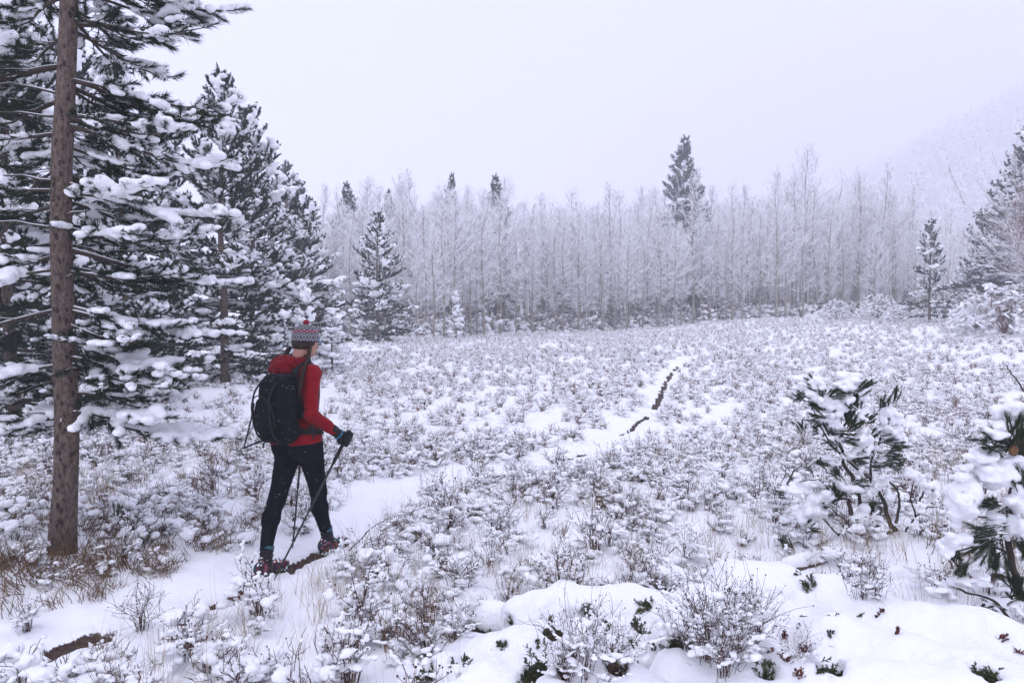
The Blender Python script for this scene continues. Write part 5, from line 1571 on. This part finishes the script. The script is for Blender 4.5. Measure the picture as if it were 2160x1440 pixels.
TIP_R = loc(578, 1216, 4.96); TIP_R[2] = -0.05
TIP_L = loc(617, 1148, 5.62); TIP_L[2] = -0.05
AX_R = norm(J['rf'] - TIP_R); AX_L = norm(J['lf'] - TIP_L)
def f_hand(p, fist, wrist, ax, o=0.0, side=1):
    """closed hand: palm, four curled fingers and a thumb round the pole"""
    fd = norm(fist - wrist)
    out = norm(np.cross(ax, fd)) * side
    fr = norm(np.cross(out, ax)) * side
    if fr @ fd < 0: fr = -fr
    palm = fist - fr * 0.022 + out * 0.012
    d = sd_cone(p, palm - ax * 0.026, palm + ax * 0.026, 0.023 + o, 0.024 + o)
    d = smin(d, sd_cone(p, wrist, palm, 0.027 + o, 0.027 + o), 0.02)
    for i, t in enumerate((-0.034, -0.0115, 0.0115, 0.034)):
        k = (0.90, 1.0, 1.04, 0.97)[i]
        b = fist + ax * t
        pts = [b - fr * 0.012 + out * 0.026, b + fr * 0.020 * k + out * 0.024, b + fr * 0.032 * k - out * 0.004, b + fr * 0.012 - out * 0.026 * k, b - fr * 0.010 - out * 0.022]
        for u, v in zip(pts[:-1], pts[1:]):
            d = smin(d, sd_cone(p, u, v, 0.0108 + o, 0.0102 + o), 0.003)
    tb = [palm + ax * 0.03 - out * 0.008, fist + ax * 0.052 - out * 0.018, fist + ax * 0.050 + fr * 0.016 - out * 0.024]
    for u, v in zip(tb[:-1], tb[1:]):
        d = smin(d, sd_cone(p, u, v, 0.0125 + o, 0.011 + o), 0.004)
    return d

def fold(p, amp, sc, seed):
    return amp * vnoise(p * np.asarray(sc), seed)

# --- materials
def cloth(name, base, dark, scale=220, flecks=0.0, rough=0.9, sheen=0.3, spec=0.2):
    t = NT(name)
    n = t.noise(scale, 3)
    c = t.mix(n, dark, base)
    if flecks:
        v = t.voronoi(75)
        big = t.math('MULTIPLY', t.smooth(v.outputs['Distance'], 0.16, 0.09), t.smooth(t.noise(23, 2), 0.68 - flecks, 0.72 - flecks))
        c = t.mix(big, c, SNOW)
    t.color(c)
    t.bump(n, 0.35, 0.003)
    t.set(Roughness=rough, Sheen_Weight=sheen, Specular_IOR_Level=spec)
    return t.m
M['red'] = cloth('red_fleece', (0.25, 0.006, 0.013), (0.17, 0.004, 0.008), 260, 0.0, 0.9, 0.08, 0.1)
M['red_dark'] = cloth('red_hood', (0.19, 0.005, 0.011), (0.11, 0.003, 0.007), 200, 0.02, 0.9, 0.08, 0.1)
M['legging'] = cloth('legging', (0.007, 0.008, 0.014), (0.004, 0.005, 0.008), 300, 0.07, 0.9, 0.0, 0.08)
M['pack'] = cloth('pack_fabric', (0.006, 0.007, 0.011), (0.003, 0.003, 0.005), 200, 0.11, 0.8, 0.0, 0.12)
M['pack_trim'] = cloth('pack_webbing', (0.016, 0.016, 0.02), (0.008, 0.008, 0.010), 300, 0.0, 0.7, 0.05)
M['glove'] = cloth('glove', (0.014, 0.015, 0.018), (0.008, 0.008, 0.010), 240, 0.02, 0.85, 0.05)
M['sock'] = cloth('sock', (0.022, 0.020, 0.026), (0.012, 0.011, 0.015), 260, 0.03, 0.95, 0.1)
M['teal'] = cloth('teal', (0.035, 0.13, 0.17), (0.02, 0.07, 0.10), 120)
M['strap_blue'] = cloth('strap_blue', (0.02, 0.22, 0.36), (0.015, 0.15, 0.26), 120)
t = NT('skin'); t.color(t.mix(t.noise(40, 3), (0.42, 0.21, 0.15), (0.50, 0.27, 0.20))); t.set(Roughness=0.55); t.b.inputs['Subsurface Weight'].default_value = 0.08; t.b.inputs['Subsurface Radius'].default_value = (0.01, 0.004, 0.002)
M['skin'] = t.m
t = NT('hair')
n = t.noise(60, 4, t.coord('Object', (6, 6, 1)))
t.color(t.ramp(n, [(0.3, (0.012, 0.007, 0.005)), (0.7, (0.042, 0.024, 0.017))])); t.bump(n, 0.6, 0.004); t.set(Roughness=0.5)
M['hair'] = t.m
t = NT('shoe_print')
v = t.voronoi(38)
hs_ = t.n('ShaderNodeSeparateColor'); t.l(v.outputs['Color'], hs_.inputs[0])
c = t.ramp(hs_.outputs[0], [(0.0, (0.11, 0.016, 0.028)), (0.14, (0.22, 0.06, 0.09)), (0.26, (0.022, 0.018, 0.03)), (0.62, (0.02, 0.06, 0.08)), (0.78, (0.028, 0.022, 0.03)), (0.93, (0.22, 0.07, 0.03))], 'CONSTANT')
sn = t.smooth(t.math('ADD', t.up(), t.math('MULTIPLY', t.math('SUBTRACT', t.noise(55, 3), 0.5), 3.2)), 0.75, 1.0)
t.color(t.mix(sn, c, SNOW))
M['shoe'] = t.m
t = NT('sole'); t.color(t.mix(t.smooth(t.noise(45, 3), 0.5, 0.6), (0.014, 0.013, 0.014), SNOW)); M['sole'] = t.m
t = NT('pole_metal'); t.color((0.010, 0.011, 0.012)); t.set(Roughness=0.4, Specular_IOR_Level=0.5); M['pole'] = t.m
t = NT('cork'); t.color((0.018, 0.017, 0.017)); M['grip'] = t.m
t = NT('pompom')
n = t.noise(160, 3); t.color(t.mix(n, (0.16, 0.006, 0.016), (0.42, 0.016, 0.04))); t.bump(n, 0.8, 0.008); M['pompom'] = t.m

def mk_hat():
    """knitted rows of zigzags and diamonds with one red row"""
    t = NT('knit')
    a = t.n('ShaderNodeAttribute'); a.attribute_name = 'around'
    h = t.n('ShaderNodeAttribute'); h.attribute_name = 'height'
    u, v = a.outputs['Fac'], h.outputs['Fac']
    tri = t.math('ABSOLUTE', t.math('SUBTRACT', t.math('FRACT', t.math('MULTIPLY', u, 7.0)), 0.5))
    ph = t.math('ADD', t.math('MULTIPLY', v, 5.5), t.math('MULTIPLY', tri, 1.9))
    zig = t.math('GREATER_THAN', t.math('FRACT', ph), 0.62)
    tri2 = t.math('ABSOLUTE', t.math('SUBTRACT', t.math('FRACT', t.math('MULTIPLY', u, 7.0)), 0.5))
    dm = t.math('FRACT', t.math('MULTIPLY', t.math('ADD', t.math('ABSOLUTE', t.math('SUBTRACT', t.math('FRACT', t.math('MULTIPLY', v, 3.4)), 0.5)), tri2), 2.4))
    dia = t.math('GREATER_THAN', dm, 0.5)
    band = t.math('LESS_THAN', t.math('ABSOLUTE', t.math('SUBTRACT', v, 0.16)), 0.13)
    pat = t.mix(band, zig, dia)
    c = t.mix(pat, (0.022, 0.020, 0.027), (0.30, 0.29, 0.31))
    fine = t.math('GREATER_THAN', t.math('SINE', t.math('MULTIPLY', u, 560.0)), 0.55)
    c = t.mix(t.math('MULTIPLY', fine, 0.35), c, (0.05, 0.045, 0.055))
    red = t.math('LESS_THAN', t.math('ABSOLUTE', t.math('SUBTRACT', v, 0.40)), 0.022)
    c = t.mix(red, c, (0.40, 0.012, 0.06))
    rim = t.math('LESS_THAN', v, 0.03)
    t.color(t.mix(rim, c, (0.012, 0.012, 0.015)))
    t.bump(t.math('ADD', pat, t.noise(200, 2)), 0.4, 0.003)
    t.set(Sheen_Weight=0.2)
    return t.m
M['hat'] = mk_hat()

def build_hiker():
    root = thing('person', 'hiker in red top, black leggings and patterned knit hat walking along the trail', 'person', tuple(PO), -TH)
    ez = 0.0
    # the body, one surface
    def body(p):
        d = smin(f_torso(p, -0.012), f_hips(p, -0.012), 0.06)
        d = smin(d, f_leg(p, J['rh'], J['rk'], J['ra'], -0.010), 0.04)
        d = smin(d, f_leg(p, J['lh'], J['lk'], J['la'], -0.010), 0.04)
        d = smin(d, f_arm(p, J['rs'], J['re'], J['rw'], -0.010), 0.03)
        d = smin(d, f_arm(p, J['ls'], J['le'], J['lw'], -0.010), 0.03)
        d = smin(d, f_hand(p, J['rf'], J['rw'], AX_R, -0.004), 0.01)
        d = smin(d, f_hand(p, J['lf'], J['lw'], AX_L, -0.004, -1), 0.01)
        for k_ in ('ra', 'la'):
            a, gz = J[k_], FOOT_Z[k_]
            d = smin(d, sd_cone(p, a - [0, 0, 0.03], np.array([a[0], a[1] + 0.11, gz + 0.042]), 0.028, 0.018), 0.015)
        d = smin(d, f_neck(p), 0.03)
        return smin(d, f_head(p)[0], 0.02)
    body_o = sdf_mesh('body', body, (-0.36, -0.42, -0.14), (0.36, 0.48, 1.72), 0.0095, M['skin'], root)
    # red top
    def top(p, extra=0.0):
        d = smin(f_torso(p, 0.008 + extra), f_hips(p, 0.010 + extra), 0.07)
        d = smin(d, f_arm(p, J['rs'], J['re'], J['rw'], 0.006 + extra), 0.035)
        d = smin(d, f_arm(p, J['ls'], J['le'], J['lw'], 0.006 + extra), 0.035)
        return smin(d, sd_cone(p, J['nk'] - [0, 0.0, 0.06], J['nk'] + [0, 0.012, 0.015], 0.075 + extra, 0.066 + extra), 0.04)
    def top_clip(p):
        d = top(p)
        el = np.exp(-((p - J['re']) ** 2).sum(-1) / 0.012)
        d = d + fold(p, 0.006, (13, 13, 24), 5) + fold(p, 0.003, (30, 30, 44), 15) + 0.004 * el * np.sin(p[..., 2] * 190 + p[..., 1] * 120) + 0.004 * np.exp(-((p[..., 2] - 0.92) / 0.07) ** 2) * np.sin(p[..., 2] * 120 + 4 * vnoise(p * 9, 2))
        hem = 0.838 + 0.008 * vnoise(p * 12, 3)
        d = smax(d, hem - p[..., 2] - 2.0 * (p[..., 0] > 0.2) - 2.0 * (p[..., 0] < -0.21), 0.006)
        for w, e in ((J['rw'], J['re']), (J['lw'], J['le'])):
            ax = norm(w - e)
            cut = (p - w) @ ax + 0.006
            near = np.linalg.norm(p - w, axis=-1) < 0.12
            d = np.where(near, smax(d, cut, 0.004), d)
        neck = p[..., 2] - (J['nk'][2] + 0.022 + 0.25 * (p[..., 1] - 0.03))
        return smax(d, neck, 0.006)
    red = sdf_mesh('fleece_top', top_clip, (-0.36, -0.22, 0.80), (0.32, 0.30, 1.50), 0.0068, M['red'], root)
    # hood bunched behind the neck
    def hood(p):
        c = J['nk'] + np.array([-0.005, -0.02, -0.012])
        q = p - c
        d = 9.0
        for i in range(9):
            a0 = -PI * 0.98 + i * (PI * 0.96) / 9; a1 = a0 + (PI * 0.96) / 9
            pt = lambda a, r=0.088: c + np.array([math.cos(a) * r * 1.15, math.sin(a) * r * 1.0, 0.012 + 0.02 * math.sin(a)])
            w = lambda a: 0.026 + 0.026 * max(0, -math.sin(a)) ** 1.5
            d = smin(d, sd_cone(p, pt(a0), pt(a1), w(a0), w(a1)), 0.02)
        d = smin(d, sd_ell(p, c + [-0.03, -0.115, -0.045], (0.105, 0.050, 0.062)), 0.035)
        d = smin(d, sd_ell(p, c + [-0.06, -0.10, -0.02], (0.08, 0.05, 0.05)), 0.03)
        return d + 0.006 * np.sin(q[..., 0] * 85 + q[..., 2] * 60 + 5 * vnoise(p * 11, 4)) * 0.8 + fold(p, 0.006, (22, 22, 30), 9)
    sdf_mesh('hood', hood, (-0.24, -0.26, 1.24), (0.14, 0.14, 1.52), 0.0055, M['red_dark'], root)
    # leggings
    def legs(p):
        d = f_hips(p, 0.002)
        d = smin(d, f_leg(p, J['rh'], J['rk'], J['ra'], 0.0), 0.035)
        d = smin(d, f_leg(p, J['lh'], J['lk'], J['la'], 0.0), 0.035)
        d = d + fold(p, 0.0022, (18, 18, 30), 8)
        cutz = 0.125 - p[..., 2]
        return smax(smax(d, cutz, 0.004), p[..., 2] - 0.93, 0.01)
    sdf_mesh('leggings', legs, (-0.22, -0.38, 0.10), (0.22, 0.34, 0.96), 0.0075, M['legging'], root)
    # socks, cuffs and shoes
    for a, nm, pitch in ((J['ra'], 0, 0.0), (J['la'], 1, 0.03)):
        sole_z = FOOT_Z['ra' if nm == 0 else 'la'] + 0.002
        k = J['rk'] if nm == 0 else J['lk']
        up = norm(k - a)
        def sock(p):
            d = sd_cone(p, a + up * 0.07, np.array([a[0], a[1] + 0.005, sole_z + 0.075]), 0.046, 0.044)
            return d + 0.003 * np.sin(p[..., 2] * 240 + 3 * vnoise(p * 20, 1))
        sdf_mesh('sock', sock, a - [0.09, 0.09, 0.14], a + [0.09, 0.10, 0.18], 0.006, M['sock'], root)
        sdf_mesh('cuff', lambda p: smax(sd_cone(p, a + up * 0.01, a + up * 0.12, 0.047, 0.051), np.abs((p - a - up * 0.078) @ up) - 0.012, 0.003), a - [0.09, 0.09, 0.05], a + [0.09, 0.10, 0.2], 0.005, M['teal'], root)
        heel = np.array([a[0], a[1] - 0.045, sole_z + 0.045]); ball = np.array([a[0] + 0.006, a[1] + 0.125, sole_z + 0.038]); toe = np.array([a[0] + 0.002, a[1] + 0.175, sole_z + 0.034])
        def shoe(p):
            d = sd_cone(p, heel, ball, 0.038, 0.040)
            d = smin(d, sd_cone(p, ball, toe, 0.038, 0.030), 0.02)
            d = smin(d, sd_cone(p, heel + [0, 0.005, 0.02], heel + [0, 0.03, 0.055], 0.036, 0.036), 0.03)
            d = smin(d, sd_cone(p, heel + [0, 0.06, 0.03], ball + [0, -0.02, 0.012], 0.034, 0.030), 0.03)
            return smax(d, sole_z + 0.014 - p[..., 2], 0.004)
        s_o = sdf_mesh('shoe', shoe, heel - [0.08, 0.08, 0.07], toe + [0.08, 0.07, 0.14], 0.005, M['shoe'], root)
        def sole(p):
            q = p * np.array([1, 1, 0]) 
            z0 = np.array([1, 1, 0])
            d = sd_cone(q, heel * z0, ball * z0, 0.040, 0.044)
            d = smin(d, sd_cone(q, ball * z0, toe * z0, 0.043, 0.034), 0.02)
            return smax(d, np.abs(p[..., 2] - sole_z - 0.008) - 0.012, 0.003)
        sdf_mesh('sole', sole, heel - [0.08, 0.08, 0.08], toe + [0.08, 0.08, 0.05], 0.005, M['sole'], s_o)
    # gloves
    for f, w, e, ax, s in ((J['rf'], J['rw'], J['re'], AX_R, 1), (J['lf'], J['lw'], J['le'], AX_L, -1)):
        fa = norm(w - e)
        def glove(p):
            d = f_hand(p, f, w, ax, 0.0025, s)
            return smin(d, sd_cone(p, w - fa * 0.022, w + fa * 0.02, 0.0385, 0.034), 0.012)
        lo = np.minimum(f, w) - 0.10; hi = np.maximum(f, w) + 0.10
        sdf_mesh('glove', glove, lo, hi, 0.0042, M['glove'], root)
    # hair under the hat, two braids
    _, bow, fw, rt = f_head(np.zeros((1, 3)))
    def hair(p):
        d = sd_ell(p, J['hd'] - fw * 0.012, (0.083, 0.092, 0.114), HYAW, HPITCH)
        face = (p - J['hd']) @ fw
        d = smax(d, face - 0.035, 0.01)
        d = smax(d, J['hd'][2] - 0.048 + 0.3 * np.maximum(face, -0.05) - p[..., 2], 0.01)
        return d + fold(p, 0.003, (70, 70, 10), 3)
    sdf_mesh('hair', hair, J['hd'] - 0.15, J['hd'] + 0.15, 0.0055, M['hair'], root)
    def braid(pts, r0, n, tail):
        C = spline(pts, n)
        t_ = norm(np.gradient(C, axis=0))
        a_ = norm(np.cross(t_, np.array([0.2, 1.0, 0.1]))); b_ = np.cross(t_, a_)
        s = np.concatenate([[0], np.cumsum(np.linalg.norm(np.diff(C, axis=0), axis=1))])
        parts = []
        taper = np.where(s < s[-1] - tail, 1.0, np.clip((s[-1] - s) / tail, 0.05, 1) * 0.85)
        for k in range(3):
            w = s / 0.042 * 2 * PI + k * 2 * PI / 3
            live = np.where(s < s[-1] - tail, 1.0, 0.25)
            off = a_ * (np.sin(w) * r0 * 0.85 * live)[:, None] + b_ * (np.sin(2 * w) * r0 * 0.42 * live)[:, None]
            parts.append(tube(C + off, r0 * 0.68 * taper, 8))
        return cat_parts(parts)
    bR = [loc(654, 733, 5.33), loc(650, 752, 5.25), loc(643, 772, 5.175), loc(637, 792, 5.13), loc(633, 812, 5.11), loc(630, 832, 5.11), loc(630, 852, 5.115)]
    link('braid', mesh('braid', *braid(bR, 0.0140, 90, 0.10), M['hair'], smooth=True), root)
    bL = [loc(612, 732, 5.40), loc(604, 745, 5.38), loc(598, 758, 5.37), loc(588, 776, 5.38), loc(583, 796, 5.40)]
    link('braid', mesh('braid', *braid(bL, 0.0145, 70, 0.05), M['hair'], smooth=True), root)
    # knit hat: rounded dome from rim to crown
    nu, nv = 72, 26
    ctr = J['hd'] + np.array([0, 0, 0.0])
    zax = norm(np.array([0, 0, 1.0]) * math.cos(HPITCH) - fw * math.sin(HPITCH) * 0.2)
    yax = norm(fw - zax * (fw @ zax)); xax = np.cross(yax, zax)
    V, ua, va = [], [], []
    for j in range(nv + 1):
        v = j / nv
        th = v * PI / 2
        rr = math.cos(th) ** 0.72 * (0.955 + 0.045 * min(1, v / 0.18))
        hh = -0.012 + 0.128 * math.sin(th) ** 0.92
        for i in range(nu):
            a = i / nu * 2 * PI
            rib = 1 + 0.010 * math.sin(a * 36) * (v < 0.08)
            V.append(ctr + xax * math.cos(a) * 0.094 * rr * rib + yax * math.sin(a) * 0.108 * rr * rib + zax * hh)
            ua.append(i / nu if i < nu else 1); va.append(v)
    T = []
    for j in range(nv):
        for i in range(nu):
            T.append((j * nu + i, j * nu + (i + 1) % nu, (j + 1) * nu + (i + 1) % nu, (j + 1) * nu + i))
    hat = link('knit_hat', mesh('knit_hat', np.array(V), np.array(T), M['hat'], smooth=True, attrs={'around': np.abs(np.array(ua) * 2 - 1), 'height': np.array(va)}), root)
    sm = hat.modifiers.new('thickness', 'SOLIDIFY'); sm.thickness = 0.004; sm.offset = -1
    Vp, Tp = icosphere(4)
    pc = ctr + zax * 0.128
    Vp = Vp * (0.0215 * (1 + 0.10 * vnoise(Vp * 9, 2) + 0.07 * vnoise(Vp * 21, 3)))[:, None] + pc
    link('pompom', mesh('pompom', Vp, Tp, M['pompom'], smooth=True), hat)
    # glasses
    gl = [bow(0.0, 0.012, 0.082), bow(0.06, 0.010, 0.074), bow(0.098, 0.008, 0.058), bow(0.112, 0.004, 0.03), bow(0.114, 0.006, 0.0), bow(0.112, 0.004, -0.03), bow(0.098, 0.008, -0.058), bow(0.06, 0.010, -0.074), bow(0.0, 0.012, -0.082)]
    link('glasses', mesh('glasses', *tube(spline(gl, 50), 0.0042, 8), M['strap_blue'], smooth=True), root)

    # --- the backpack, a thing of its own
    pk = thing('backpack', 'black rounded daypack with dangling straps on the back of the hiker', 'backpack', tuple(PO), -TH)
    pc = np.array([0.012, -0.200, 1.09])
    def pack(p):
        q = p - pc
        taper = 1 - 0.16 * np.clip((q[..., 2] + 0.05) / 0.25, -1, 1) ** 2
        d = sd_box(p, pc, (0.136, 0.088, 0.235), 0.072)
        d = smin(d, sd_ell(p, pc + [0, -0.040, -0.01], (0.118, 0.080, 0.19)), 0.03)
        d = smin(d, sd_ell(p, pc + [0.01, -0.02, 0.175], (0.12, 0.08, 0.07)), 0.03)
        d = d + 0.006 * np.sin(q[..., 2] * 34 + 3 * vnoise(p * 7, 2)) * np.clip(-q[..., 1] * 8, 0, 1) + fold(p, 0.008, (9, 9, 9), 6) + fold(p, 0.003, (26, 26, 22), 7)
        return smax(d, -(top(p, 0.004)), 0.006)
    sdf_mesh('pack_body', pack, (-0.20, -0.40, 0.82), (0.24, -0.04, 1.40), 0.0062, M['pack'], pk, 'pack_body')
    def lid(p):
        d = sd_ell(p, pc + [0.005, 0.0, 0.225], (0.125, 0.075, 0.032), 0.0, 0.1)
        return d + fold(p, 0.006, (16, 16, 16), 11)
    sdf_mesh('lid', lid, pc + [-0.17, -0.14, 0.15], pc + [0.17, 0.13, 0.30], 0.006, M['pack'], pk)
    def pocket(p):
        d = sd_ell(p, pc + [0.0, -0.125, -0.03], (0.098, 0.035, 0.135))
        return d + fold(p, 0.004, (18, 18, 18), 13)
    sdf_mesh('front_pocket', pocket, pc + [-0.14, -0.19, -0.2], pc + [0.14, -0.06, 0.14], 0.006, M['pack'], pk)
    # webbing and seams on the outside of the pack
    for pts in ([pc + [-0.075, -0.05, 0.225], pc + [-0.080, -0.135, 0.13], pc + [-0.085, -0.150, 0.0], pc + [-0.085, -0.120, -0.15], pc + [-0.08, -0.05, -0.225]], [pc + [0.075, -0.05, 0.225], pc + [0.080, -0.135, 0.13], pc + [0.085, -0.150, 0.0], pc + [0.085, -0.120, -0.15], pc + [0.08, -0.05, -0.225]]):
        link('webbing', mesh('webbing', *tube(spline(pts, 30), 0.0075, 6), M['pack_trim'], smooth=True), pk)
    link('zip', mesh('zip', *tube(spline([pc + [-0.11, -0.125, -0.10], pc + [-0.095, -0.150, 0.05], pc + [0.0, -0.165, 0.115], pc + [0.095, -0.150, 0.05], pc + [0.11, -0.125, -0.10]], 40), 0.004, 6), M['pack_trim'], smooth=True), pk)
    def side_pocket(p):
        d = sd_ell(p, pc + [0.14, -0.01, -0.12], (0.032, 0.075, 0.095))
        return d + fold(p, 0.004, (20, 20, 20), 17)
    sdf_mesh('side_pocket', side_pocket, pc + [0.08, -0.12, -0.24], pc + [0.2, 0.1, 0.0], 0.006, M['pack'], pk)
    for u0, nm in ((0.058, 'R'), (-0.128, 'L')):
        def strap(p):
            d = np.abs(top(p, 0.0) - 0.012) - 0.0065
            bend = 0.35 * np.clip(1.30 - p[..., 2], 0, 0.3) * (1 if nm == 'R' else -1)
            d = smax(d, np.abs(p[..., 0] - u0 - bend * 0.5) - 0.030, 0.004)
            d = smax(d, 1.02 - p[..., 2], 0.01)
            return smax(d, -0.10 - p[..., 1], 0.01)
        sdf_mesh('shoulder_strap', strap, (-0.26, -0.16, 1.0), (0.18, 0.20, 1.46), 0.0058, M['pack_trim'], pk)
    def belt(p):
        d = np.abs(smin(f_torso(p, 0.008), f_hips(p, 0.010), 0.07) - 0.010) - 0.006
        return smax(smax(d, np.abs(p[..., 2] - 0.925 + 0.12 * p[..., 1]) - 0.019, 0.004), -0.14 - p[..., 1], 0.01)
    sdf_mesh('hip_belt', belt, (-0.25, -0.18, 0.84), (0.25, 0.18, 1.0), 0.006, M['pack_trim'], pk)
    def ribbon(pts, w, th=0.0022):
        C = spline(pts, 18)
        t_ = norm(np.gradient(C, axis=0)); s_ = norm(np.cross(t_, np.array([0.3, 0.9, 0.1])))
        n_ = np.cross(t_, s_)
        ring = np.stack([C + s_ * w + n_ * th, C - s_ * w + n_ * th, C - s_ * w - n_ * th, C + s_ * w - n_ * th], 1)
        V = ring.reshape(-1, 3)
        T = []
        for i in range(17):
            for k in range(4):
                T.append((i * 4 + k, i * 4 + (k + 1) % 4, i * 4 + 4 + (k + 1) % 4, i * 4 + 4 + k))
        T += [(3, 2, 1, 0), (68, 69, 70, 71)]
        return V, np.array(T)
    Yp = 5.20
    link('hanging_strap', mesh('hanging_strap', *ribbon([loc(536, 850, Yp), loc(533, 868, Yp), loc(524, 908, Yp - 0.02), loc(514, 946, Yp - 0.04)], 0.010), M['pack_trim']), pk)
    link('hanging_strap', mesh('hanging_strap', *ribbon([loc(514, 945, Yp - 0.04), loc(530, 938, Yp - 0.03), loc(556, 928, Yp - 0.02), loc(566, 918, Yp)], 0.006), M['pack_trim']), pk)
    link('hanging_strap', mesh('hanging_strap', *ribbon([loc(558, 920, Yp), loc(557, 933, Yp - 0.01), loc(555, 945, Yp - 0.01)], 0.006), M['pack_trim']), pk)
    link('drawcord', mesh('drawcord', *tube(spline([loc(535, 835, Yp), loc(535, 862, Yp - 0.01), loc(539, 888, Yp - 0.02), loc(532, 905, Yp - 0.02), loc(524, 918, Yp - 0.02), loc(530, 926, Yp - 0.02), loc(527, 912, Yp - 0.02), loc(538, 892, Yp - 0.02)], 50), 0.0016, 5), M['pack_trim']), pk)
    link('cord_lock', mesh('cord_lock', *(lambda vt: (vt[0] * np.array([0.010, 0.007, 0.007]) + loc(538, 892, Yp - 0.02), vt[1]))(icosphere(2)), M['pack_trim'], smooth=True), pk)
    link('side_strap', mesh('side_strap', *ribbon([loc(652, 905, 5.06), loc(658, 898, 5.05), loc(663, 905, 5.05), loc(662, 918, 5.05), loc(660, 926, 5.05)], 0.008), M['pack_trim']), pk)

    # --- trekking poles
    for f, tip, ax, lab in ((J['rf'], TIP_R, AX_R, 'black trekking pole in the right hand, slanting back to the snow'), (J['lf'], TIP_L, AX_L, 'black trekking pole on the far side, seen between the legs')):
        po = thing('trekking_pole', lab, 'trekking pole', tuple(PO + R_AX * tip[0] + H_AX * tip[1] + [0, 0, tip[2]]), -TH)
        L = np.linalg.norm(f - tip)
        P = lambda s: ax * s
        link('shaft', mesh('shaft', *tube([P(0.06), P(0.10), P(L * 0.48), P(L * 0.48 + 0.001), P(L - 0.17)], [0.0062, 0.0064, 0.0068, 0.0082, 0.0085], 12), M['pole'], smooth=True), po)
        link('tip', mesh('pole_tip', *tube([P(0.0), P(0.015), P(0.065)], [0.002, 0.004, 0.0068], 10), M['pole'], smooth=True), po)
        link('basket', mesh('basket', *tube([P(0.062), P(0.066), P(0.070)], [0.008, 0.020, 0.008], 14), M['pole'], smooth=True), po)
        link('lock', mesh('lock', *tube([P(L * 0.47), P(L * 0.475), P(L * 0.51), P(L * 0.515)], [0.008, 0.0105, 0.0105, 0.008], 12), M['pole'], smooth=True), po)
        link('grip', mesh('grip', *tube([P(L - 0.19), P(L - 0.17), P(L - 0.05), P(L), P(L + 0.05), P(L + 0.066), P(L + 0.072)], [0.010, 0.0135, 0.0125, 0.0145, 0.014, 0.016, 0.008], 14), M['grip'], smooth=True), po)
        w = (J['rw'] if f is J['rf'] else J['lw']) - tip
        fa = norm(w - (f - tip))
        a_ = norm(np.cross(fa, ax)); b_ = np.cross(fa, a_)
        c = (f - tip) * 0.35 + w * 0.65
        ring = [c + (a_ * math.cos(q) + b_ * math.sin(q)) * 0.0375 + ax * 0.0 for q in np.linspace(0, 2 * PI, 25)]
        link('wrist_strap', mesh('wrist_strap', *tube(ring, 0.0045, 6), M['strap_blue'], smooth=True), po)
build_hiker()

# ------------------------------------------------------------------ the fog
def build_haze():
    x, y0, y1, z0, z1 = 830.0, -830.0, 830.0, -20.0, 280.0
    V = np.array([(a, b, c) for a in (-x, x) for b in (y0, y1) for c in (z0, z1)])
    Q = np.array([(0, 1, 3, 2), (4, 6, 7, 5), (0, 4, 5, 1), (2, 3, 7, 6), (0, 2, 6, 4), (1, 5, 7, 3)])
    m = bpy.data.materials.new('fog')
    m.use_nodes = True
    nt = m.node_tree
    nt.nodes.clear()
    out = nt.nodes.new('ShaderNodeOutputMaterial')
    v = nt.nodes.new('ShaderNodeVolumePrincipled')
    v.inputs['Color'].default_value = (0.97, 0.975, 1.0, 1)
    v.inputs['Density'].default_value = 0.0029
    v.inputs['Anisotropy'].default_value = 0.1
    nt.links.new(v.outputs[0], out.inputs['Volume'])
    o = link('haze', mesh('haze', V, Q, m), None, 'pale snow fog that swallows the hill and the far wood', 'fog', None, 'stuff')
    o.display_type = 'WIRE'
build_haze()
